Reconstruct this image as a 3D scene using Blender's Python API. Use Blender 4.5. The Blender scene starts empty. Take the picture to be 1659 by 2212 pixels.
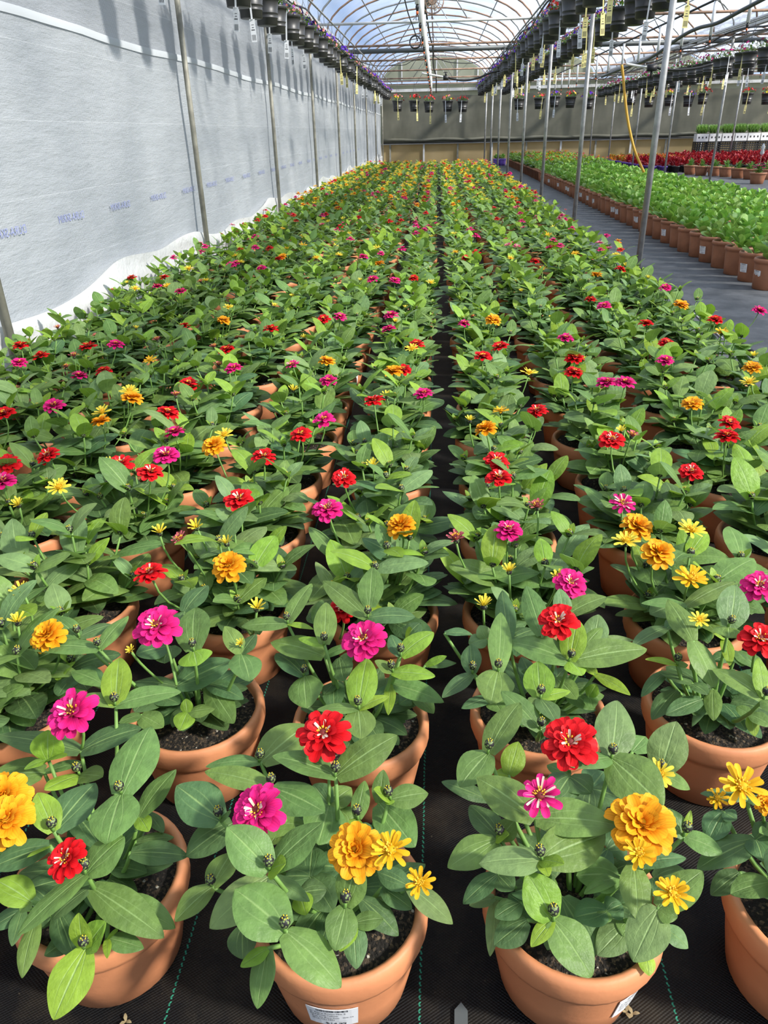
import bpy, math, random
import numpy as np
from mathutils import Vector, Matrix

random.seed(7)
R = random.Random(11)
scene = bpy.context.scene
COL = scene.collection
PI = math.pi

# ------------------------------------------------------------------ camera
PP = np.array([829.5, 1106.0]); VF = np.array([945., 282.]); VV = np.array([900., 4160.])
_a = VF - PP; _b = VV - PP
FPX = float(np.sqrt(-(_a @ _b)))
_f = np.array([_a[0], -_a[1], -FPX]); _f /= np.linalg.norm(_f)
_d = np.array([_b[0], -_b[1], -FPX]); _d /= np.linalg.norm(_d)
MC = np.stack([np.cross(_f, -_d), _f, -_d], 1)      # camera axes x world axes
CAMH = 1.25
CP = np.array([0, 0, CAMH])

def ray(px, py):
    w = MC.T @ np.array([px - PP[0], -(py - PP[1]), -FPX])
    return w / np.linalg.norm(w)
def on_z(px, py, z):
    w = ray(px, py); return Vector(CP + w * ((z - CAMH) / w[2]))
def on_y(px, py, y):
    w = ray(px, py); return Vector(CP + w * (y / w[1]))
def depth(p):
    return -float((MC @ (np.array(p) - CP))[2])
def proj(p):
    c = MC @ (np.array(p, float) - CP)
    return PP[0] + c[0] * FPX / (-c[2]), PP[1] - c[1] * FPX / (-c[2])
def in_frame(p, m=60):
    if depth(p) < 0.15: return False
    x, y = proj(p)
    return -m < x < 1659 + m and -m < y < 2212 + m

cam = bpy.data.cameras.new('camera'); camo = bpy.data.objects.new('camera', cam); COL.objects.link(camo)
m4 = Matrix.Identity(4)
for r in range(3):
    for c in range(3):
        m4[r][c] = MC[c][r]
m4[0][3], m4[1][3], m4[2][3] = CP
camo.matrix_world = m4
cam.sensor_fit = 'VERTICAL'; cam.sensor_height = 36; cam.lens = FPX / 2212 * 36
cam.clip_start = 0.05; cam.clip_end = 400
scene.camera = camo

# ------------------------------------------------------------------ node helpers
def newmat(name):
    m = bpy.data.materials.new(name); m.use_nodes = True
    nt = m.node_tree; nt.nodes.clear()
    out = nt.nodes.new('ShaderNodeOutputMaterial')
    return m, nt, out
def N(nt, t, **kw):
    n = nt.nodes.new(t)
    for k, v in kw.items():
        if k in n.inputs: n.inputs[k].default_value = v
        else: setattr(n, k, v)
    return n
def L(nt, a, b): nt.links.new(a, b)
def ramp(nt, fac, stops):
    n = nt.nodes.new('ShaderNodeValToRGB')
    e = n.color_ramp.elements
    while len(e) < len(stops): e.new(0.5)
    for i, (p, c) in enumerate(stops):
        e[i].position = p; e[i].color = (*c, 1) if len(c) == 3 else c
    if fac is not None: L(nt, fac, n.inputs[0])
    return n
def noise(nt, scale, detail=3, vec=None, rough=0.5):
    n = N(nt, 'ShaderNodeTexNoise', Scale=scale, Detail=detail, Roughness=rough)
    if vec is not None: L(nt, vec, n.inputs['Vector'])
    return n
def math_(nt, op, a, b=None, c=None):
    n = nt.nodes.new('ShaderNodeMath'); n.operation = op
    for i, v in enumerate((a, b, c)):
        if v is None: continue
        if isinstance(v, (int, float)): n.inputs[i].default_value = v
        else: L(nt, v, n.inputs[i])
    return n.outputs[0]
def mixc(nt, fac, a, b, mode='MIX'):
    n = nt.nodes.new('ShaderNodeMix'); n.data_type = 'RGBA'; n.blend_type = mode
    for s, v in (('Factor', fac), ('A', a), ('B', b)):
        i = [q for q in n.inputs if q.name == s and (q.type == 'RGBA' if s != 'Factor' else q.type == 'VALUE')][0]
        if isinstance(v, (int, float)): i.default_value = v
        elif isinstance(v, tuple): i.default_value = (*v, 1) if len(v) == 3 else v
        else: L(nt, v, i)
    return [q for q in n.outputs if q.type == 'RGBA'][0]
def bump(nt, h, strength, dist, bsdf):
    b = N(nt, 'ShaderNodeBump', Strength=strength, Distance=dist)
    L(nt, h, b.inputs['Height']); L(nt, b.outputs[0], bsdf.inputs['Normal']); return b

def simple(name, col, rough=0.5, metal=0.0, spec=0.5, var=0.0, vscale=20, bumps=0.0, bscale=60):
    m, nt, out = newmat(name)
    p = N(nt, 'ShaderNodeBsdfPrincipled', Roughness=rough, Metallic=metal)
    p.inputs['Specular IOR Level'].default_value = spec
    p.inputs['Base Color'].default_value = (*col, 1)
    if var or bumps:
        tc = nt.nodes.new('ShaderNodeTexCoord')
        if var:
            nz = noise(nt, vscale, 4, tc.outputs['Object'])
            r = ramp(nt, nz.outputs[0], [(0.3, tuple(c * (1 - var) for c in col)), (0.7, tuple(min(1, c * (1 + var)) for c in col))])
            L(nt, r.outputs[0], p.inputs['Base Color'])
        if bumps:
            nz2 = noise(nt, bscale, 3, tc.outputs['Object'])
            bump(nt, nz2.outputs[0], bumps, 0.005, p)
    L(nt, p.outputs[0], out.inputs[0])
    return m

M = {}

def leaf_mat(name, rough=0.5, trans=0.28, veins=True, tcol=(0.30, 0.52, 0.04)):
    m, nt, out = newmat(name)
    at = nt.nodes.new('ShaderNodeAttribute'); at.attribute_name = 'tint'
    uv = nt.nodes.new('ShaderNodeUVMap'); uv.uv_map = 'UVMap'
    sp = nt.nodes.new('ShaderNodeSeparateXYZ'); L(nt, uv.outputs[0], sp.inputs[0])
    s = math_(nt, 'ABSOLUTE', math_(nt, 'SUBTRACT', sp.outputs[0], 0.5))      # 0 mid .. .5 edge
    col = at.outputs['Color']
    tc = nt.nodes.new('ShaderNodeTexCoord')
    nz = noise(nt, 45, 4, tc.outputs['Object'])
    nv = ramp(nt, nz.outputs[0], [(0.3, (0.80, 0.80, 0.80)), (0.72, (1.18, 1.16, 1.1))])
    col = mixc(nt, 1.0, col, nv.outputs[0], 'MULTIPLY')
    p = N(nt, 'ShaderNodeBsdfPrincipled', Roughness=rough)
    p.inputs['Specular IOR Level'].default_value = 0.35
    h = None
    if veins:
        mid = N(nt, 'ShaderNodeMapRange'); mid.inputs[1].default_value = 0.0; mid.inputs[2].default_value = 0.034
        mid.inputs[3].default_value = 1; mid.inputs[4].default_value = 0
        L(nt, s, mid.inputs[0])
        # two lateral veins running from the base, fading to the tip
        lat_c = math_(nt, 'ADD', math_(nt, 'MULTIPLY', sp.outputs[1], 0.16), 0.10)
        lat_d = math_(nt, 'ABSOLUTE', math_(nt, 'SUBTRACT', s, lat_c))
        lat = N(nt, 'ShaderNodeMapRange'); lat.inputs[1].default_value = 0.0; lat.inputs[2].default_value = 0.022
        lat.inputs[3].default_value = 0.75; lat.inputs[4].default_value = 0
        L(nt, lat_d, lat.inputs[0])
        fade = math_(nt, 'SUBTRACT', 1.0, sp.outputs[1])
        latf = math_(nt, 'MULTIPLY', lat.outputs[0], fade)
        # fine side veins
        diag = math_(nt, 'SUBTRACT', math_(nt, 'MULTIPLY', sp.outputs[1], 9.0), math_(nt, 'MULTIPLY', s, 9.0))
        fr = math_(nt, 'ABSOLUTE', math_(nt, 'SUBTRACT', math_(nt, 'FRACT', diag), 0.5))
        fine = N(nt, 'ShaderNodeMapRange'); fine.inputs[1].default_value = 0; fine.inputs[2].default_value = 0.07
        fine.inputs[3].default_value = 0.15; fine.inputs[4].default_value = 0
        L(nt, fr, fine.inputs[0])
        v = math_(nt, 'MAXIMUM', math_(nt, 'MAXIMUM', mid.outputs[0], latf), fine.outputs[0])
        vf = math_(nt, 'MULTIPLY', v, 0.80)
        col = mixc(nt, vf, col, (0.34, 0.50, 0.17))
        big = noise(nt, 90, 3, tc.outputs['Object'])
        h = math_(nt, 'SUBTRACT', math_(nt, 'MULTIPLY', big.outputs[0], 0.8), math_(nt, 'MULTIPLY', v, 0.25))
        bump(nt, h, 0.75, 0.004, p)
    L(nt, col, p.inputs['Base Color'])
    t = N(nt, 'ShaderNodeBsdfTranslucent')
    tcn = mixc(nt, 0.45, col, tcol)
    L(nt, tcn, t.inputs['Color'])
    mx = N(nt, 'ShaderNodeMixShader'); mx.inputs[0].default_value = trans
    L(nt, p.outputs[0], mx.inputs[1]); L(nt, t.outputs[0], mx.inputs[2])
    L(nt, mx.outputs[0], out.inputs[0])
    return m

def petal_mat(name, base, tip, trans=0.22):
    m, nt, out = newmat(name)
    uv = nt.nodes.new('ShaderNodeUVMap'); uv.uv_map = 'UVMap'
    sp = nt.nodes.new('ShaderNodeSeparateXYZ'); L(nt, uv.outputs[0], sp.inputs[0])
    r = ramp(nt, sp.outputs[1], [(0.12, base), (0.72, tip)])
    st = math_(nt, 'ABSOLUTE', math_(nt, 'SUBTRACT', math_(nt, 'FRACT', math_(nt, 'MULTIPLY', sp.outputs[0], 5.0)), 0.5))
    stripe = ramp(nt, st, [(0.0, (0.80, 0.80, 0.80)), (0.5, (1, 1, 1))])
    col = mixc(nt, 1.0, r.outputs[0], stripe.outputs[0], 'MULTIPLY')
    p = N(nt, 'ShaderNodeBsdfPrincipled', Roughness=0.6); L(nt, col, p.inputs['Base Color'])
    p.inputs['Specular IOR Level'].default_value = 0.2
    t = N(nt, 'ShaderNodeBsdfTranslucent'); L(nt, col, t.inputs['Color'])
    mx = N(nt, 'ShaderNodeMixShader'); mx.inputs[0].default_value = trans
    L(nt, p.outputs[0], mx.inputs[1]); L(nt, t.outputs[0], mx.inputs[2]); L(nt, mx.outputs[0], out.inputs[0])
    return m

M['leaf'] = leaf_mat('zinnia_leaf')
M['leaf_far'] = leaf_mat('small_leaf', veins=False)
M['stem'] = simple('stem_green', (0.16, 0.30, 0.06), 0.6, var=0.2)
M['R'] = petal_mat('petal_red', (0.26, 0.002, 0.004), (0.74, 0.007, 0.012), .10)
M['M'] = petal_mat('petal_magenta', (0.34, 0.005, 0.08), (0.82, 0.018, 0.21), .12)
M['G'] = petal_mat('petal_gold', (0.66, 0.16, 0.003), (0.95, 0.40, 0.012), .12)
M['Y'] = petal_mat('petal_lemon', (0.84, 0.63, 0.03), (0.97, 0.77, 0.08))
M['T'] = petal_mat('petal_yellow_gold', (0.74, 0.44, 0.01), (0.95, 0.50, 0.015), .15)
M['P'] = petal_mat('petal_faded_pink', (0.55, 0.30, 0.16), (0.62, 0.13, 0.16))
M['cream'] = petal_mat('petal_cream', (0.75, 0.62, 0.30), (0.88, 0.74, 0.60))
M['disk'] = simple('disk_dark_red', (0.16, 0.012, 0.01), 0.7, var=0.4, vscale=300)
M['pollen'] = simple('pollen_yellow', (0.95, 0.50, 0.03), 0.6)
# bud: green scales with dark tips
def bud_mat():
    m, nt, out = newmat('bud_scales')
    tc = nt.nodes.new('ShaderNodeTexCoord')
    vo = N(nt, 'ShaderNodeTexVoronoi', Scale=230.0); L(nt, tc.outputs['Object'], vo.inputs['Vector'])
    r = ramp(nt, vo.outputs['Distance'], [(0.10, (0.10, 0.16, 0.04)), (0.34, (0.20, 0.27, 0.08)), (0.50, (0.012, 0.010, 0.012))])
    p = N(nt, 'ShaderNodeBsdfPrincipled', Roughness=0.6); L(nt, r.outputs[0], p.inputs['Base Color'])
    L(nt, p.outputs[0], out.inputs[0]); return m
M['bud'] = bud_mat()

def pot_mat():
    m, nt, out = newmat('terracotta_plastic')
    tc = nt.nodes.new('ShaderNodeTexCoord'); oi = nt.nodes.new('ShaderNodeObjectInfo')
    off = nt.nodes.new('ShaderNodeVectorMath'); off.operation = 'ADD'
    L(nt, tc.outputs['Object'], off.inputs[0]); L(nt, oi.outputs['Random'], off.inputs[1])
    a = noise(nt, 9, 4, off.outputs[0]); b = noise(nt, 120, 2, off.outputs[0]); c = noise(nt, 28, 5, off.outputs[0], 0.65)
    r = ramp(nt, a.outputs[0], [(0.3, (0.55, 0.215, 0.095)), (0.7, (0.67, 0.270, 0.120))])
    sm = ramp(nt, c.outputs[0], [(0.68, (1, 1, 1)), (0.78, (0.72, 0.62, 0.55))])
    col = mixc(nt, 1.0, r.outputs[0], sm.outputs[0], 'MULTIPLY')
    p = N(nt, 'ShaderNodeBsdfPrincipled', Roughness=0.55); p.inputs['Specular IOR Level'].default_value = 0.35
    L(nt, col, p.inputs['Base Color']); bump(nt, b.outputs[0], 0.15, 0.002, p)
    L(nt, p.outputs[0], out.inputs[0]); return m
M['pot'] = pot_mat()
def soil_mat():
    m, nt, out = newmat('potting_soil')
    tc = nt.nodes.new('ShaderNodeTexCoord')
    vo = N(nt, 'ShaderNodeTexVoronoi', Scale=240.0); L(nt, tc.outputs['Object'], vo.inputs['Vector'])
    wn = nt.nodes.new('ShaderNodeTexWhiteNoise'); L(nt, vo.outputs['Color'], wn.inputs['Vector'])
    r = ramp(nt, wn.outputs['Value'], [(0.0, (0.012, 0.009, 0.006)), (0.6, (0.06, 0.042, 0.026)), (0.90, (0.13, 0.09, 0.05)), (0.985, (0.42, 0.39, 0.32))])
    r.color_ramp.interpolation = 'CONSTANT'
    p = N(nt, 'ShaderNodeBsdfPrincipled', Roughness=0.95); L(nt, r.outputs[0], p.inputs['Base Color'])
    nz = noise(nt, 160, 4, tc.outputs['Object']); bump(nt, nz.outputs[0], 1.0, 0.01, p)
    L(nt, p.outputs[0], out.inputs[0]); return m
M['soil'] = soil_mat()
M['white'] = simple('white_plastic', (0.80, 0.80, 0.78), 0.4)
M['paper'] = simple('label_paper', (0.84, 0.84, 0.84), 0.5)
M['ink'] = simple('label_ink', (0.03, 0.03, 0.035), 0.6)
M['yellow_tag'] = simple('yellow_tag_plastic', (0.80, 0.72, 0.30), 0.4)
M['white_tag'] = simple('white_tag_plastic', (0.78, 0.80, 0.82), 0.4)
M['black_pot'] = simple('black_basket_plastic', (0.035, 0.035, 0.034), 0.42, var=0.25, vscale=8, spec=0.5)
M['black'] = simple('black_rubber', (0.02, 0.02, 0.021), 0.5)
M['steel'] = simple('galvanised_steel', (0.36, 0.36, 0.35), 0.5, metal=0.55, var=0.22, vscale=14)
M['olive'] = simple('weathered_steel', (0.28, 0.27, 0.22), 0.6, metal=0.2, var=0.3, vscale=10)
M['rust'] = simple('rusty_tube', (0.30, 0.19, 0.13), 0.7, metal=0.2, var=0.45, vscale=7)
M['darkpipe'] = simple('dark_grey_pipe', (0.10, 0.11, 0.11), 0.5, metal=0.3)
M['whitebeam'] = simple('white_painted_beam', (0.62, 0.62, 0.60), 0.5, var=0.15, vscale=4)
M['orange'] = simple('orange_fitting', (0.8, 0.16, 0.04), 0.5)
M['yellow_hose'] = simple('yellow_hose', (0.72, 0.40, 0.05), 0.45)
M['purple'] = simple('purple_plastic', (0.16, 0.09, 0.42), 0.45)
M['blue'] = simple('blue_clip', (0.03, 0.18, 0.6), 0.4)
M['wire'] = simple('thin_wire', (0.12, 0.12, 0.12), 0.5)
M['gutter'] = simple('gutter_steel', (0.50, 0.50, 0.48), 0.5, metal=0.2, var=0.18, vscale=3)

def film_mat(name, colT, fT, fL, colD):
    m, nt, out = newmat(name)
    tc = nt.nodes.new('ShaderNodeTexCoord')
    a = noise(nt, 1.3, 5, tc.outputs['Object'], 0.6)
    d = N(nt, 'ShaderNodeBsdfDiffuse', Color=(*colD, 1)); l = N(nt, 'ShaderNodeBsdfTranslucent', Color=(*colD, 1))
    t = N(nt, 'ShaderNodeBsdfTransparent', Color=(*colT, 1))
    m1 = N(nt, 'ShaderNodeMixShader'); m1.inputs[0].default_value = fL
    L(nt, d.outputs[0], m1.inputs[1]); L(nt, l.outputs[0], m1.inputs[2])
    m2 = N(nt, 'ShaderNodeMixShader')
    r = N(nt, 'ShaderNodeMapRange'); r.inputs[1].default_value = 0.35; r.inputs[2].default_value = 0.68
    r.inputs[3].default_value = fT + 0.1; r.inputs[4].default_value = fT - 0.16
    L(nt, a.outputs[0], r.inputs[0]); L(nt, r.outputs[0], m2.inputs[0])
    L(nt, m1.outputs[0], m2.inputs[1]); L(nt, t.outputs[0], m2.inputs[2]); L(nt, m2.outputs[0], out.inputs[0])
    return m
M['film'] = film_mat('roof_film', (0.95, 0.97, 1.0), 0.58, 0.65, (0.76, 0.81, 0.89))

def wall_mat():
    m, nt, out = newmat('woven_poly_sheet')
    tc = nt.nodes.new('ShaderNodeTexCoord'); sp = nt.nodes.new('ShaderNodeSeparateXYZ'); L(nt, tc.outputs['Object'], sp.inputs[0])
    st = math_(nt, 'SINE', math_(nt, 'MULTIPLY', sp.outputs[1], 2 * PI / 0.016))
    stz = math_(nt, 'SINE', math_(nt, 'MULTIPLY', sp.outputs[2], 2 * PI / 0.012))
    seam = math_(nt, 'SUBTRACT', 1.0, math_(nt, 'MINIMUM', 1.0, math_(nt, 'MULTIPLY', math_(nt, 'ABSOLUTE', math_(nt, 'SUBTRACT', math_(nt, 'FRACT', math_(nt, 'MULTIPLY', sp.outputs[2], 2.6)), 0.5)), 75.0)))
    big = noise(nt, 1.2, 6, tc.outputs['Object'], 0.62)
    mp = nt.nodes.new('ShaderNodeMapping'); mp.inputs['Scale'].default_value = (1, 0.6, 3.0); mp.inputs['Rotation'].default_value = (0.5, 0, 0)
    L(nt, tc.outputs['Object'], mp.inputs['Vector'])
    wr = noise(nt, 3.0, 7, mp.outputs[0], 0.7)
    c0 = ramp(nt, big.outputs[0], [(0.3, (0.47, 0.50, 0.52)), (0.7, (0.60, 0.625, 0.635))])
    lines = math_(nt, 'ADD', math_(nt, 'MULTIPLY', st, 0.11), math_(nt, 'ADD', math_(nt, 'MULTIPLY', stz, 0.02), 0.88))
    cl = nt.nodes.new('ShaderNodeCombineXYZ')
    for i in range(3): L(nt, lines, cl.inputs[i])
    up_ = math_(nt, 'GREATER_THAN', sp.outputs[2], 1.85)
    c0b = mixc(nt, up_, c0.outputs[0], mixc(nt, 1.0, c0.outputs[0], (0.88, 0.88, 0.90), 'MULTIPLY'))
    c1 = mixc(nt, 1.0, c0b, cl.outputs[0], 'MULTIPLY')
    c2 = mixc(nt, math_(nt, 'MULTIPLY', seam, 0.22), c1, (0.92, 0.94, 0.95))
    d = N(nt, 'ShaderNodeBsdfPrincipled', Roughness=0.45); d.inputs['Specular IOR Level'].default_value = 0.4
    L(nt, c2, d.inputs['Base Color'])
    hh = math_(nt, 'ADD', math_(nt, 'MULTIPLY', wr.outputs[0], 1.0), math_(nt, 'MULTIPLY', st, 0.03))
    bump(nt, hh, 0.55, 0.04, d)
    t = N(nt, 'ShaderNodeBsdfTranslucent'); L(nt, c2, t.inputs['Color'])
    mx = N(nt, 'ShaderNodeMixShader'); mx.inputs[0].default_value = 0.42
    L(nt, d.outputs[0], mx.inputs[1]); L(nt, t.outputs[0], mx.inputs[2]); L(nt, mx.outputs[0], out.inputs[0])
    return m
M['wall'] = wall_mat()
def skirt_mat():
    m, nt, out = newmat('white_plastic_skirt')
    tc = nt.nodes.new('ShaderNodeTexCoord')
    a = noise(nt, 6, 5, tc.outputs['Object'], 0.6)
    d = N(nt, 'ShaderNodeBsdfPrincipled', Roughness=0.35); d.inputs['Base Color'].default_value = (0.84, 0.84, 0.82, 1)
    bump(nt, a.outputs[0], 0.6, 0.04, d)
    t = N(nt, 'ShaderNodeBsdfTranslucent', Color=(0.85, 0.85, 0.83, 1))
    mx = N(nt, 'ShaderNodeMixShader'); mx.inputs[0].default_value = 0.4
    L(nt, d.outputs[0], mx.inputs[1]); L(nt, t.outputs[0], mx.inputs[2]); L(nt, mx.outputs[0], out.inputs[0]); return m
M['skirt'] = skirt_mat()
M['ink_blue'] = simple('blue_print', (0.24, 0.27, 0.48), 0.6)
M['band'] = gable_mat_ = simple('seam_band_plastic', (0.50, 0.53, 0.55), 0.5)

def ground_mat():
    m, nt, out = newmat('woven_ground_fabric')
    tc = nt.nodes.new('ShaderNodeTexCoord'); sp = nt.nodes.new('ShaderNodeSeparateXYZ'); L(nt, tc.outputs['Object'], sp.inputs[0])
    X, Y = sp.outputs[0], sp.outputs[1]
    wx = math_(nt, 'SINE', math_(nt, 'MULTIPLY', X, 2 * PI / 0.0075)); wy = math_(nt, 'SINE', math_(nt, 'MULTIPLY', Y, 2 * PI / 0.0052))
    weave = math_(nt, 'MULTIPLY', wx, wy)
    a = noise(nt, 4.5, 6, tc.outputs['Object'], 0.65); b = noise(nt, 130, 3, tc.outputs['Object'])
    dirt = ramp(nt, a.outputs[0], [(0.46, (0.0055, 0.0055, 0.006)), (0.82, (0.042, 0.033, 0.022))])
    wv = ramp(nt, math_(nt, 'ADD', math_(nt, 'MULTIPLY', weave, 0.25), 0.5), [(0.2, (0.55, 0.55, 0.55)), (0.8, (1.35, 1.35, 1.35))])
    c0 = mixc(nt, 1.0, dirt.outputs[0], wv.outputs[0], 'MULTIPLY')
    spk = ramp(nt, b.outputs[0], [(0.70, (0, 0, 0)), (0.80, (0.10, 0.08, 0.05))])
    c1 = mixc(nt, 1.0, c0, spk.outputs[0], 'ADD')
    # dashed green guide threads woven lengthwise every 0.405 m
    k = math_(nt, 'SUBTRACT', math_(nt, 'FRACT', math_(nt, 'ADD', math_(nt, 'DIVIDE', math_(nt, 'ADD', X, 0.012), 0.405), 0.5)), 0.5)
    wob = math_(nt, 'MULTIPLY', math_(nt, 'SINE', math_(nt, 'MULTIPLY', Y, 2 * PI / 0.011)), 0.0025)
    dist = math_(nt, 'ABSOLUTE', math_(nt, 'ADD', k, wob))
    on = math_(nt, 'LESS_THAN', dist, 0.0036)
    dash = math_(nt, 'GREATER_THAN', math_(nt, 'SINE', math_(nt, 'MULTIPLY', Y, 2 * PI / 0.0105)), -0.55)
    g = math_(nt, 'MULTIPLY', on, dash)
    c2 = mixc(nt, math_(nt, 'MULTIPLY', g, 0.85), c1, (0.03, 0.24, 0.15))
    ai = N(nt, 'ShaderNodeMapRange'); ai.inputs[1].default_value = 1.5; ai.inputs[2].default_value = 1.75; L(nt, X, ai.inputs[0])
    aisle_sheen = ramp(nt, a.outputs[0], [(0.35, (0.075, 0.080, 0.085)), (0.7, (0.15, 0.155, 0.16))])  # paler grey for the aisle: grazing sheen painted into the fabric colour
    c2 = mixc(nt, ai.outputs[0], c2, mixc(nt, 1.0, aisle_sheen.outputs[0], wv.outputs[0], 'MULTIPLY'))
    p = N(nt, 'ShaderNodeBsdfPrincipled', Roughness=0.62); p.inputs['Specular IOR Level'].default_value = 0.18
    L(nt, c2, p.inputs['Base Color'])
    h = math_(nt, 'ADD', math_(nt, 'MULTIPLY', weave, 0.12), math_(nt, 'MULTIPLY', a.outputs[0], 1.2))
    bump(nt, h, 0.5, 0.012, p)
    L(nt, p.outputs[0], out.inputs[0]); return m
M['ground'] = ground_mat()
def shade_mat():
    m, nt, out = newmat('rolled_shade_mesh')
    tc = nt.nodes.new('ShaderNodeTexCoord'); sp = nt.nodes.new('ShaderNodeSeparateXYZ'); L(nt, tc.outputs['Object'], sp.inputs[0])
    ln = math_(nt, 'SINE', math_(nt, 'MULTIPLY', sp.outputs[2], 2 * PI / 0.05))
    a = noise(nt, 1.1, 4, tc.outputs['Object'])
    v = math_(nt, 'ADD', math_(nt, 'MULTIPLY', ln, 0.08), a.outputs[0])
    r = ramp(nt, v, [(0.3, (0.17, 0.17, 0.135)), (0.7, (0.26, 0.255, 0.205))])
    d = N(nt, 'ShaderNodeBsdfDiffuse'); t = N(nt, 'ShaderNodeBsdfTranslucent')
    L(nt, r.outputs[0], d.inputs[0]); L(nt, r.outputs[0], t.inputs[0])
    mx = N(nt, 'ShaderNodeMixShader'); mx.inputs[0].default_value = 0.35
    L(nt, d.outputs[0], mx.inputs[1]); L(nt, t.outputs[0], mx.inputs[2]); L(nt, mx.outputs[0], out.inputs[0]); return m
M['shade'] = shade_mat()
def gable_mat(name, c1, c2, tr):
    m, nt, out = newmat(name)
    tc = nt.nodes.new('ShaderNodeTexCoord'); a = noise(nt, 0.8, 4, tc.outputs['Object'])
    r = ramp(nt, a.outputs[0], [(0.3, c1), (0.7, c2)])
    d = N(nt, 'ShaderNodeBsdfDiffuse'); t = N(nt, 'ShaderNodeBsdfTranslucent')
    L(nt, r.outputs[0], d.inputs[0]); L(nt, r.outputs[0], t.inputs[0])
    mx = N(nt, 'ShaderNodeMixShader'); mx.inputs[0].default_value = tr
    L(nt, d.outputs[0], mx.inputs[1]); L(nt, t.outputs[0], mx.inputs[2]); L(nt, mx.outputs[0], out.inputs[0]); return m
M['gable'] = gable_mat('gable_panel', (0.42, 0.44, 0.34), (0.55, 0.56, 0.45), 0.5)
M['tanwall'] = gable_mat('tan_base_panel', (0.46, 0.36, 0.18), (0.62, 0.50, 0.30), 0.5)

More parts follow.
